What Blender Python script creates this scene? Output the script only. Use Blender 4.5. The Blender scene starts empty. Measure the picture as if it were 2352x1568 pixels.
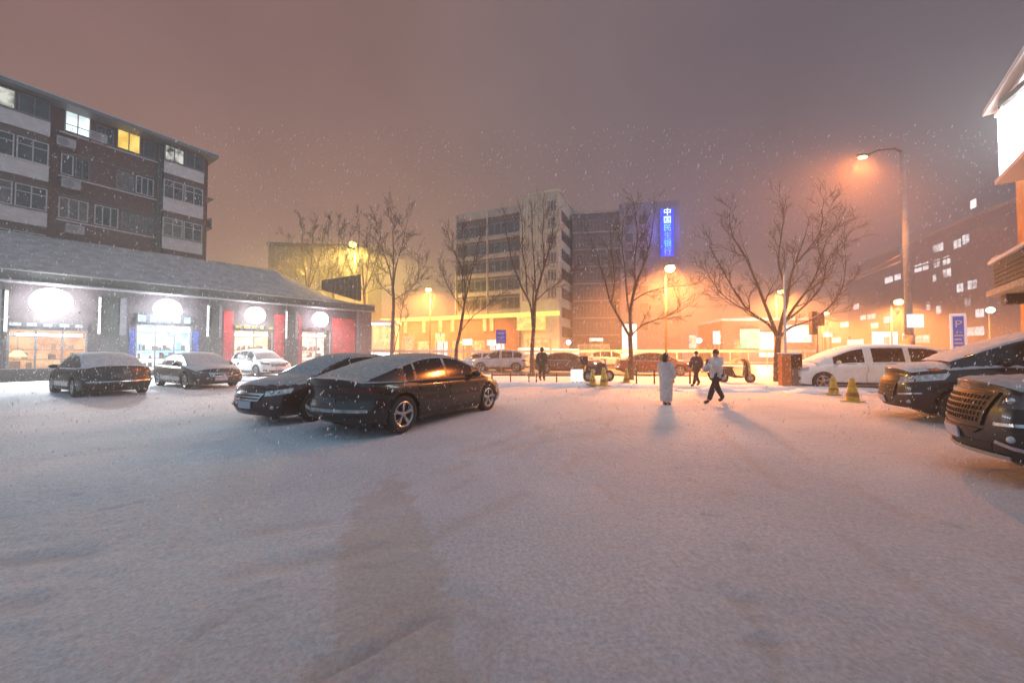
import bpy, bmesh, math, random
from mathutils import Vector, Matrix
R = math.radians
SC = bpy.context.scene
COL = SC.collection
rng = random.Random(7)

# ------------------------------------------------------------------ camera geometry (photo measured at 2352 x 1568)
F, CU, CV, CAMH = 849.0, 1176.0, 784.0, 1.5
PITCH = math.atan(24 / F)
def ray(u, v):
    x, z = (u - CU) / F, (CV - v) / F
    return Vector((x, math.cos(PITCH) - math.sin(PITCH) * z, math.sin(PITCH) + math.cos(PITCH) * z))
def at(u, v, Y):
    d = ray(u, v)
    return Vector((d.x * Y / d.y, Y, CAMH + d.z * Y / d.y))
def gnd(u, v, z=0.0):
    d = ray(u, v)
    k = (z - CAMH) / d.z
    return Vector((d.x * k, d.y * k, z))

# ------------------------------------------------------------------ materials
def mat(name, col, rough=0.6, metal=0.0, emit=None, estr=0.0, var=0.0, scale=6.0, bump=0.0, bscale=40.0, col2=None, spec=0.5,
        coat=0.0, detail=4.0):
    m = bpy.data.materials.new(name)
    m.use_nodes = True
    nt = m.node_tree
    N, Lk = nt.nodes, nt.links
    b = N['Principled BSDF']
    b.inputs['Base Color'].default_value = (*col, 1)
    b.inputs['Roughness'].default_value = rough
    b.inputs['Metallic'].default_value = metal
    b.inputs['Specular IOR Level'].default_value = spec
    b.inputs['Coat Weight'].default_value = coat
    b.inputs['Coat Roughness'].default_value = 0.06
    if emit is not None:
        b.inputs['Emission Color'].default_value = (*emit, 1)
        b.inputs['Emission Strength'].default_value = estr
    tc = None
    if var > 0 or bump > 0:
        tc = N.new('ShaderNodeTexCoord')
    if var > 0:
        nz = N.new('ShaderNodeTexNoise'); nz.inputs['Scale'].default_value = scale
        nz.inputs['Detail'].default_value = detail
        Lk.new(tc.outputs['Object'], nz.inputs['Vector'])
        rp = N.new('ShaderNodeValToRGB')
        c2 = col2 or tuple(max(0, c * (1 - var)) for c in col)
        c1 = col if col2 else tuple(min(1, c * (1 + var)) for c in col)
        rp.color_ramp.elements[0].position = 0.32; rp.color_ramp.elements[1].position = 0.68
        rp.color_ramp.elements[0].color = (*c2, 1); rp.color_ramp.elements[1].color = (*c1, 1)
        Lk.new(nz.outputs['Fac'], rp.inputs['Fac'])
        Lk.new(rp.outputs['Color'], b.inputs['Base Color'])
    if bump > 0:
        n2 = N.new('ShaderNodeTexNoise'); n2.inputs['Scale'].default_value = bscale; n2.inputs['Detail'].default_value = 6
        Lk.new(tc.outputs['Object'], n2.inputs['Vector'])
        bp = N.new('ShaderNodeBump'); bp.inputs['Strength'].default_value = bump; bp.inputs['Distance'].default_value = 0.03
        Lk.new(n2.outputs['Fac'], bp.inputs['Height'])
        Lk.new(bp.outputs['Normal'], b.inputs['Normal'])
    return m

def emat(name, col, s, sample='NONE', var=0.0, scale=3.0, col2=None):
    """a surface that gives off light"""
    m = bpy.data.materials.new(name)
    m.use_nodes = True
    nt = m.node_tree; N, Lk = nt.nodes, nt.links
    N.remove(N['Principled BSDF'])
    e = N.new('ShaderNodeEmission')
    e.inputs['Color'].default_value = (*col, 1); e.inputs['Strength'].default_value = s
    if var > 0:
        tc = N.new('ShaderNodeTexCoord'); nz = N.new('ShaderNodeTexNoise'); nz.inputs['Scale'].default_value = scale
        nz.inputs['Detail'].default_value = 3
        Lk.new(tc.outputs['Object'], nz.inputs['Vector'])
        rp = N.new('ShaderNodeValToRGB')
        rp.color_ramp.elements[0].position = 0.4; rp.color_ramp.elements[1].position = 0.6
        rp.color_ramp.elements[0].color = (*(col2 or tuple(c * (1 - var) for c in col)), 1)
        rp.color_ramp.elements[1].color = (*col, 1)
        Lk.new(nz.outputs['Fac'], rp.inputs['Fac']); Lk.new(rp.outputs['Color'], e.inputs['Color'])
    Lk.new(e.outputs[0], N['Material Output'].inputs['Surface'])
    try: m.cycles.emission_sampling = sample
    except Exception: pass
    return m

# ------------------------------------------------------------------ mesh builder
class MB:
    def __init__(s): s.v, s.f = [], []
    def add(s, vs, fs):
        o = len(s.v); s.v += [tuple(p) for p in vs]; s.f += [tuple(o + i for i in f) for f in fs]; return s
    def box(s, x0, y0, z0, x1, y1, z1, M=None):
        vs = [(x0,y0,z0),(x1,y0,z0),(x1,y1,z0),(x0,y1,z0),(x0,y0,z1),(x1,y0,z1),(x1,y1,z1),(x0,y1,z1)]
        if M is not None: vs = [M @ Vector(p) for p in vs]
        return s.add(vs, [(3,2,1,0),(4,5,6,7),(0,1,5,4),(1,2,6,5),(2,3,7,6),(3,0,4,7)])
    def tube(s, pts, rad, n=8, cap=True):
        pts = [Vector(p) for p in pts]
        if not hasattr(rad, '__len__'): rad = [rad] * len(pts)
        rings, ref = [], None
        for i, p in enumerate(pts):
            d = (pts[min(i+1, len(pts)-1)] - pts[max(i-1, 0)])
            d = d.normalized() if d.length > 1e-9 else Vector((0,0,1))
            if ref is None: ref = Vector((1,0,0)) if abs(d.x) < 0.8 else Vector((0,1,0))
            a = d.cross(ref).normalized(); b = d.cross(a).normalized(); ref = b.cross(d) * 1.0
            ref = a.cross(d) if False else ref
            rings.append([p + (a * math.cos(t) + b * math.sin(t)) * rad[i] for t in [2*math.pi*k/n for k in range(n)]])
        vs = [q for r in rings for q in r]
        fs = []
        for i in range(len(pts)-1):
            for k in range(n):
                fs.append((i*n+k, i*n+(k+1) % n, (i+1)*n+(k+1) % n, (i+1)*n+k))
        if cap:
            fs.append(tuple(range(n-1, -1, -1))); fs.append(tuple((len(pts)-1)*n + k for k in range(n)))
        return s.add(vs, fs)
    def lathe(s, prof, n=24, axis='z', M=None):
        """prof = (radius, height) pairs"""
        vs = []
        for r, h in prof:
            for k in range(n):
                t = 2*math.pi*k/n; c, d = r*math.cos(t), r*math.sin(t)
                vs.append({'z': (c, d, h), 'y': (c, h, d), 'x': (h, c, d)}[axis])
        if M is not None: vs = [M @ Vector(p) for p in vs]
        fs = [(i*n+k, i*n+(k+1) % n, (i+1)*n+(k+1) % n, (i+1)*n+k) for i in range(len(prof)-1) for k in range(n)]
        return s.add(vs, fs)
    def grid(s, rows, close=False):
        n = len(rows[0]); vs = [p for r in rows for p in r]; fs = []
        for i in range(len(rows)-1):
            for k in range(n-1 + (1 if close else 0)):
                fs.append((i*n+k, i*n+(k+1) % n, (i+1)*n+(k+1) % n, (i+1)*n+k))
        return s.add(vs, fs)
    def ball(s, c, r, nu=16, nv=10, sq=(1,1,1)):
        rows = []
        for i in range(nv+1):
            a = math.pi*i/nv - math.pi/2
            rows.append([(c[0]+sq[0]*r*math.cos(a)*math.cos(2*math.pi*k/nu), c[1]+sq[1]*r*math.cos(a)*math.sin(2*math.pi*k/nu), c[2]+sq[2]*r*math.sin(a)) for k in range(nu)])
        return s.grid(rows, True)
    def prism(s, poly, y0, y1):
        """poly = (x, z) outline extruded along y"""
        n = len(poly)
        vs = [(x, y0, z) for x, z in poly] + [(x, y1, z) for x, z in poly]
        return s.add(vs, [tuple(range(n)), tuple(range(2*n-1, n-1, -1))] + [(i, n+i, n+(i+1) % n, (i+1) % n) for i in range(n)])
    def build(s, name, m, parent=None, smooth=False, fix=True, bevel=0):
        me = bpy.data.meshes.new(name)
        me.from_pydata(s.v, [], s.f); me.update()
        if fix:
            bm = bmesh.new(); bm.from_mesh(me)
            bmesh.ops.recalc_face_normals(bm, faces=bm.faces)
            if bevel > 0:
                bmesh.ops.bevel(bm, geom=[e for e in bm.edges if len(e.link_faces) == 2 and e.calc_face_angle(0) > 0.5], offset=bevel, segments=2, affect='EDGES', profile=0.6)
            bm.to_mesh(me); bm.free()
        if smooth:
            me.polygons.foreach_set('use_smooth', [True]*len(me.polygons)); me.update()
        if m is not None: me.materials.append(m)
        o = bpy.data.objects.new(name, me); COL.objects.link(o)
        if parent is not None: o.parent = parent
        return o

def tag(o, label=None, cat=None, group=None, kind=None):
    if label: o['label'] = label
    if cat: o['category'] = cat
    if group: o['group'] = group
    if kind: o['kind'] = kind
    return o
def thing(name, label, cat, loc=(0,0,0), rz=0.0, group=None):
    o = bpy.data.objects.new(name, None); COL.objects.link(o)
    o.location = loc; o.rotation_euler = (0, 0, rz); o.empty_display_size = 0.3
    return tag(o, label, cat, group)
def part(name, parent, rz=0.0, loc=(0,0,0), rx=0.0):
    o = bpy.data.objects.new(name, None); COL.objects.link(o); o.parent = parent
    o.location = loc; o.rotation_euler = (rx, 0, rz); return o
def kids(o): return [c for c in bpy.data.objects if c.parent == o]
def copy_tree(o, parent=None):
    c = o.copy(); COL.objects.link(c); c.parent = parent
    for ch in kids(o): copy_tree(ch, c)
    return c
def lamp(name, kind, parent, loc, power, col, size=0.1, spot=None, blend=0.5, rot=(0,0,0)):
    l = bpy.data.lights.new(name, kind); l.energy = power; l.color = col
    l.shadow_soft_size = size
    if kind == 'SPOT': l.spot_size = spot; l.spot_blend = blend
    o = bpy.data.objects.new(name, l); COL.objects.link(o); o.location = loc; o.rotation_euler = rot
    if parent is not None: o.parent = parent
    return o

class Frame:
    """a facade frame: local x runs along the wall, y into the building, z up"""
    def __init__(s, origin, ang):
        s.o = Vector((origin[0], origin[1], 0)); s.a = ang
        s.ex = Vector((math.cos(ang), math.sin(ang), 0)); s.ey = Vector((-math.sin(ang), math.cos(ang), 0))
    def loc(s, u, v, y=0.0):
        d = ray(u, v); c = Vector((0, 0, CAMH))
        k = (y - (c - s.o).dot(s.ey)) / d.dot(s.ey)
        p = c + d * k
        return ((p - s.o).dot(s.ex), p.z)
    def X(s, u, y=0.0): return s.loc(u, 808, y)[0]
    def empty(s, name, label, cat, group=None):
        return thing(name, label, cat, s.o, s.a, group)
    def w(s, x, y, z=0.0): return s.o + s.ex*x + s.ey*y + Vector((0,0,z))

# ------------------------------------------------------------------ shared materials
M = {}
M['snow'] = mat('fresh_snow', (0.83,0.84,0.87), 0.75, var=0.06, scale=3, bump=0.35, bscale=60, spec=0.25)
M['carsnow'] = mat('snow_dusting', (0.55,0.555,0.575), 0.8, var=0.14, scale=9, bump=0.2, bscale=70, spec=0.2, detail=8)
M['carsnow_thin'] = mat('thin_snow_dusting', (0.30,0.305,0.32), 0.8, var=0.22, scale=14, bump=0.15, bscale=80, spec=0.2, detail=8)
M['black'] = mat('black_plastic', (0.012,0.012,0.013), 0.55)
M['rubber'] = mat('tyre_rubber', (0.018,0.018,0.02), 0.85, bump=0.2, bscale=60)
M['glass'] = mat('dark_car_glass', (0.010,0.011,0.013), 0.10, spec=0.4, var=0.5, scale=4)
M['chrome'] = mat('chrome_trim', (0.55,0.55,0.56), 0.18, metal=1.0, var=0.15, scale=12)
M['alloy'] = mat('alloy_rim', (0.42,0.43,0.44), 0.3, metal=0.85, var=0.2, scale=15)
M['plate'] = mat('blank_plate', (0.42,0.42,0.5), 0.5, var=0.1)
M['lens'] = mat('headlamp_lens', (0.45,0.46,0.48), 0.08, spec=0.8, var=0.5, scale=14)
M['darklens'] = mat('smoked_lens', (0.06,0.06,0.07), 0.06, spec=0.8, var=0.5, scale=14)
M['redlens'] = mat('tail_lens', (0.06,0.005,0.006), 0.15, var=0.4, scale=14, spec=0.7)
M['plate_dim'] = mat('dim_plate', (0.06,0.06,0.08), 0.5, var=0.3)
M['seam'] = mat('panel_gap', (0.004,0.004,0.004), 0.7)
M['darkrim'] = mat('dark_rim', (0.05,0.05,0.055), 0.35, metal=0.8, var=0.3, scale=15)
# ------------------------------------------------------------------ cars
def curve(pts):
    xs = [p[0] for p in pts]; ys = [p[1] for p in pts]; n = len(xs)
    d = [(ys[i+1]-ys[i])/(xs[i+1]-xs[i]) for i in range(n-1)]
    m = [d[0]] + [0 if d[i-1]*d[i] <= 0 else 2*d[i-1]*d[i]/(d[i-1]+d[i]) for i in range(1, n-1)] + [d[-1]]
    def f(x):
        if x <= xs[0]: return ys[0]
        if x >= xs[-1]: return ys[-1]
        i = max(k for k in range(n-1) if xs[k] <= x)
        h = xs[i+1]-xs[i]; t = (x-xs[i])/h
        return ((2*t**3-3*t*t+1)*ys[i] + (t**3-2*t*t+t)*h*m[i] + (-2*t**3+3*t*t)*ys[i+1] + (t**3-t*t)*h*m[i+1])
    return f
def sstep(t): t = max(0, min(1, t)); return t*t*(3-2*t)

PROF = curve([(0,.93),(.08,.965),(.25,.99),(.45,1.0),(.62,.985),(.72,.985),(.86,.965),(1,.925)])

class Shape:
    def __init__(s, d):
        s.d = d; s.L, s.W = d['L'], d['W']; s.xe = s.L/2 - d.get('bow', .2)
        s.bow = d.get('bow', .2)
        s.dk, s.sh, s.bt, s.rf = curve(d['deck']), curve(d['shoulder']), curve(d['bottom']), curve(d['roof'])
        s.lean_f = curve(d.get('lean_f', [(0,-.06),(.3,0),(.6,-.01),(1,-.10)]))
        s.lean_r = curve(d.get('lean_r', [(0,-.08),(.25,0),(.45,-.02),(.9,-.06),(1,-.08)]))
        s.wr = d.get('wheel_r', .335); s.ar = s.wr + d.get('arch_gap', .065)
    def hw(s, x):
        t = max(0, (abs(x) - (s.xe - .9)) / .9)
        return s.W/2 * (1 - s.d.get('taper', .11) * t**2.6)
    def f(s, x, z): return max(0, min(1, (z - s.bt(x)) / (s.sh(x) - s.bt(x))))
    def sidey(s, x, z): return s.hw(x) * PROF(s.f(x, z))
    def warp(s, x, y, z):
        sg = 1 if x > 0 else -1
        w = sstep((abs(x) - (s.xe - .7)) / .7)
        le = s.lean_f if x > 0 else s.lean_r
        hm = s.hw(s.xe)
        return (x + sg*w*(s.bow*max(0, 1 - (y/hm)**2) + le(s.f(x, z))), y, z)
    def bottom(s, x):
        z = s.bt(x)
        for xw in s.d['wheels']:
            if abs(x - xw) < s.ar: z = max(z, s.wr*.98 + math.sqrt(max(0, s.ar**2 - (x-xw)**2)))
        return z
    def stations(s):
        n = 42
        xs = [-s.xe + 2*s.xe*i/n for i in range(n+1)]
        for xw in s.d['wheels']: xs += [xw + s.ar*c for c in (-1.001,-.995,-.97,-.9,-.78,-.6,-.4,-.2,0,.2,.4,.6,.78,.9,.97,.995,1.001)]
        xs = sorted(xs); out = [xs[0]]
        for x in xs[1:]:
            if x - out[-1] > .012: out.append(x)
        out[-1] = s.xe
        return out
    def half(s, x):
        zb, zs, zd, hw = s.bottom(x), s.sh(x), s.dk(x), s.hw(x)
        pts = []
        for t in (0,.05,.14,.26,.4,.52,.6,.66,.72,.8,.9,1.0):
            z = zb + (zs-zb)*t; pts.append((s.sidey(x, z), z))
        ys = pts[-1][0]
        for g in (.03,.08,.18,.4,.7,1.0):
            pts.append((ys*(1-g), zs + (zd-zs)*(1-(1-g)**3.2)))
        return pts
    def perimeter(s, z, rear=False):
        k = (round(z, 4), rear)
        c = s.__dict__.setdefault('cache', {})
        if k not in c: c[k] = s.perimeter0(z, rear)
        return c[k]
    def perimeter0(s, z, rear=False):
        sg = -1 if rear else 1
        xe = sg*s.xe; hw = s.sidey(xe, z)
        pl = []
        for i in range(13):
            y = hw*i/12; p = s.warp(xe, y, z); pl.append((p[0], y))
        x = abs(xe) - .04
        while x > -s.xe + .1:
            y = s.sidey(sg*x, z); p = s.warp(sg*x, y, z); pl.append((p[0], y)); x -= .05
        return pl
    def on(s, ss, z, off=0.0, rear=False):
        pl = s.perimeter(z, rear); a = abs(ss); sgn = 1 if ss >= 0 else -1
        acc = 0
        for i in range(len(pl)-1):
            dx, dy = pl[i+1][0]-pl[i][0], pl[i+1][1]-pl[i][1]; l = math.hypot(dx, dy)
            if acc + l >= a or i == len(pl)-2:
                t = (a-acc)/l; nx, ny = dy/l, -dx/l
                if rear: nx, ny = -nx, -ny
                if ny < -1e-6 and not rear: nx, ny = -nx, -ny
                if rear and ny < -1e-6: nx, ny = -nx, -ny
                if abs(ny) <= 1e-6: nx = -1 if rear else 1
                x = pl[i][0]+dx*t + nx*off; y = pl[i][1]+dy*t + ny*off
                return (x, y*sgn, z)
            acc += l

def patch(mb, S, quad, off=.006, th=.02, nu=10, nv=3, rear=False, mirror=False):
    """a raised plate on the body: quad = (s,z) corners, s measured along the body from the middle of the nose or tail"""
    for sg in ((1, -1) if mirror else (1,)):
        (a, b, c, d) = quad
        def uv(i, j):
            t, r = i/nu, j/nv
            s_ = (a[0]*(1-t)+b[0]*t)*(1-r) + (d[0]*(1-t)+c[0]*t)*r
            z_ = (a[1]*(1-t)+b[1]*t)*(1-r) + (d[1]*(1-t)+c[1]*t)*r
            return s_*sg, z_
        top = [[S.on(*uv(i, j), off, rear) for i in range(nu+1)] for j in range(nv+1)]
        bot = [[S.on(*uv(i, j), off-th, rear) for i in range(nu+1)] for j in range(nv+1)]
        mb.grid(top)
        rim_t = top[0] + [r[-1] for r in top[1:]] + top[-1][-2::-1] + [r[0] for r in top[-2:0:-1]]
        rim_b = bot[0] + [r[-1] for r in bot[1:]] + bot[-1][-2::-1] + [r[0] for r in bot[-2:0:-1]]
        mb.grid([rim_t, rim_b], True)
    return mb

def make_wheel(parent, x, y, S, style=5, rimmat=None, side=1):
    r, w = S.wr, .215
    e = part('wheel', parent, loc=(x, y, r))
    M2 = Matrix.Diagonal((1, side, 1, 1))
    rr = r*.69
    MB().lathe([(rr,-w/2+.02),(rr+.02,-w/2),(r*.93,-w/2),(r*.985,-w/2+.025),(r,-w/2+.06),(r,w/2-.06),(r*.985,w/2-.025),(r*.93,w/2),(rr+.02,w/2),(rr,w/2-.015),(rr-.01,w/2-.05),(rr-.01,-w/2+.02)], 36, 'y', M2).build('tyre', M['rubber'], e, True)
    mb = MB()
    mb.lathe([(rr,w/2-.012),(rr-.012,w/2-.006),(rr-.03,w/2-.02),(rr-.035,w/2-.09)], 36, 'y', M2)
    mb.lathe([(.0,w/2-.02),(.045,w/2-.022),(.06,w/2-.045),(.06,w/2-.08)], 16, 'y', M2)
    for k in range(style):
        a = 2*math.pi*k/style + .3
        wa, wb = (.10, .17) if style <= 6 else (.07, .09)
        def pp(rad, da, yy): return M2 @ Vector((rad*math.cos(a+da), yy, rad*math.sin(a+da)))
        ri, ro = .045, rr-.02
        vs = [pp(ri,-wa*3.2,w/2-.03), pp(ri,wa*3.2,w/2-.03), pp(ro,wb,w/2-.018), pp(ro,-wb,w/2-.018),
              pp(ri,-wa*3.6,w/2-.08), pp(ri,wa*3.6,w/2-.08), pp(ro,wb*1.25,w/2-.07), pp(ro,-wb*1.25,w/2-.07)]
        mb.add(vs, [(0,1,2,3),(4,7,6,5),(0,3,7,4),(1,5,6,2),(0,4,5,1),(3,2,6,7)])
    mb.build('rim', rimmat or M['alloy'], e)
    MB().lathe([(.0,w/2-.10),(rr-.03,w/2-.10)], 24, 'y', M2).build('brake_disc', M['black'], e)
    return e

CARS = {
 'fastback': dict(L=4.92, W=1.9, bow=.24, taper=.14, lean_r=[(0,-.13),(.18,.02),(.36,.03),(.44,-.05),(.62,-.06),(.86,-.01),(1,.03)], wheels=(1.50,-1.46), wheel_r=.345,
   deck=[(-2.46,.985),(-2.25,1.035),(-1.6,1.02),(0,1.0),(1.2,1.0),(1.7,.93),(2.2,.80),(2.46,.70)],
   shoulder=[(-2.46,.95),(-2.2,.96),(-1.4,.93),(0,.90),(1.2,.87),(1.9,.76),(2.46,.64)],
   bottom=[(-2.46,.36),(-2.2,.27),(-1.8,.2),(1.9,.18),(2.25,.2),(2.46,.24)],
   roof=[(-2.2,1.0),(-1.75,1.14),(-1.2,1.315),(-.7,1.425),(-.2,1.465),(.2,1.445),(.55,1.365),(.95,1.20),(1.42,.98)],
   cab=(-2.2,1.42), ws=(.5,1.36), rg=(-2.02,-.78), wins=[(-1.32,-1.08),(-1.02,-.12),(-.04,.92)], tum=.46),
 'sedan': dict(L=4.8, W=1.84, bow=.18, wheels=(1.44,-1.38), wheel_r=.33,
   deck=[(-2.4,.97),(-2.2,1.03),(-1.7,1.03),(0,.99),(1.15,1.0),(1.6,.95),(2.15,.84),(2.4,.74)],
   shoulder=[(-2.4,.93),(-2.1,.95),(-1.4,.92),(0,.90),(1.15,.88),(1.9,.79),(2.4,.68)],
   bottom=[(-2.4,.34),(-2.15,.27),(-1.8,.2),(1.8,.19),(2.2,.21),(2.4,.25)],
   roof=[(-1.78,1.0),(-1.45,1.16),(-1.05,1.34),(-.6,1.44),(-.1,1.465),(.3,1.43),(.65,1.32),(1.0,1.15),(1.3,.98)],
   cab=(-1.78,1.3), ws=(.45,1.25), rg=(-1.68,-.68), wins=[(-1.22,-.95),(-.90,-.05),(.03,.88)], tum=.46),
 'crossover': dict(L=4.5, W=1.84, bow=.2, wheels=(1.36,-1.32), wheel_r=.35,
   deck=[(-2.25,1.05),(-2.0,1.08),(0,1.04),(1.0,1.06),(1.6,1.0),(2.05,.9),(2.25,.8)],
   shoulder=[(-2.25,1.0),(-2.0,1.01),(0,.96),(1.0,.95),(1.7,.87),(2.25,.74)],
   bottom=[(-2.25,.38),(-2.0,.3),(-1.7,.24),(1.7,.24),(2.05,.27),(2.25,.3)],
   roof=[(-2.12,1.05),(-1.9,1.3),(-1.6,1.5),(-1.1,1.61),(-.4,1.65),(.1,1.63),(.5,1.5),(.85,1.28),(1.15,1.04)],
   cab=(-2.12,1.15), ws=(.3,1.1), rg=(-2.06,-1.62), wins=[(-1.72,-1.1),(-1.02,-.12),(-.04,.78)], tum=.42),
 'van': dict(L=5.1, W=1.88, bow=.16, wheels=(1.62,-1.45), wheel_r=.335, taper=.09,
   deck=[(-2.55,1.1),(-2.3,1.13),(0,1.09),(1.0,1.09),(1.5,1.07),(2.1,.98),(2.4,.9),(2.55,.82)],
   shoulder=[(-2.55,1.05),(-2.2,1.05),(0,1.02),(1.0,1.0),(1.8,.92),(2.55,.76)],
   bottom=[(-2.55,.34),(-2.3,.25),(-1.9,.2),(2.0,.2),(2.3,.22),(2.55,.26)],
   roof=[(-2.45,1.1),(-2.32,1.4),(-2.1,1.63),(-1.6,1.755),(-.6,1.79),(.1,1.765),(.6,1.66),(1.1,1.42),(1.75,1.07)],
   cab=(-2.45,1.75), ws=(.62,1.68), rg=(-2.4,-2.14), wins=[(-2.1,-1.22),(-1.05,-.05),(.22,1.24)], tum=.30),
 'mpv': dict(L=5.1, W=1.9, bow=.3, wheels=(1.58,-1.5), wheel_r=.34, taper=.15,
   deck=[(-2.55,1.1),(-2.3,1.12),(0,1.14),(1.0,1.2),(1.5,1.17),(2.1,1.07),(2.4,.99),(2.55,.90)],
   shoulder=[(-2.55,1.05),(-2.2,1.05),(0,1.07),(1.0,1.08),(1.8,1.01),(2.3,.91),(2.55,.83)],
   bottom=[(-2.55,.34),(-2.3,.25),(-1.9,.2),(2.0,.22),(2.3,.26),(2.55,.32)],
   roof=[(-2.45,1.1),(-2.32,1.4),(-2.1,1.65),(-1.6,1.76),(-.6,1.80),(.0,1.80),(.5,1.73),(1.0,1.55),(1.75,1.19)],
   cab=(-2.45,1.75), ws=(.5,1.68), rg=(-2.4,-2.14), wins=[(-2.05,-1.2),(-1.1,-.1),(.0,1.22)], tum=.32),
 'suv': dict(L=4.9, W=1.96, bow=.26, wheels=(1.48,-1.42), wheel_r=.38, taper=.12, arch_gap=.075,
   deck=[(-2.45,1.17),(-2.2,1.2),(0,1.18),(.9,1.22),(1.5,1.20),(2.1,1.155),(2.35,1.12),(2.45,1.08)],
   shoulder=[(-2.45,1.1),(-2.2,1.1),(0,1.08),(.9,1.10),(1.6,1.09),(2.2,1.06),(2.45,1.02)],
   bottom=[(-2.45,.42),(-2.2,.33),(-1.9,.26),(1.9,.26),(2.2,.30),(2.45,.40)],
   roof=[(-2.35,1.15),(-2.2,1.45),(-1.95,1.68),(-1.4,1.77),(-.5,1.80),(.0,1.77),(.35,1.66),(.7,1.42),(1.05,1.19)],
   cab=(-2.35,1.05), ws=(.2,1.0), rg=(-2.28,-1.98), wins=[(-1.95,-1.2),(-1.1,-.12),(-.04,.7)], tum=.3),
}

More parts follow.
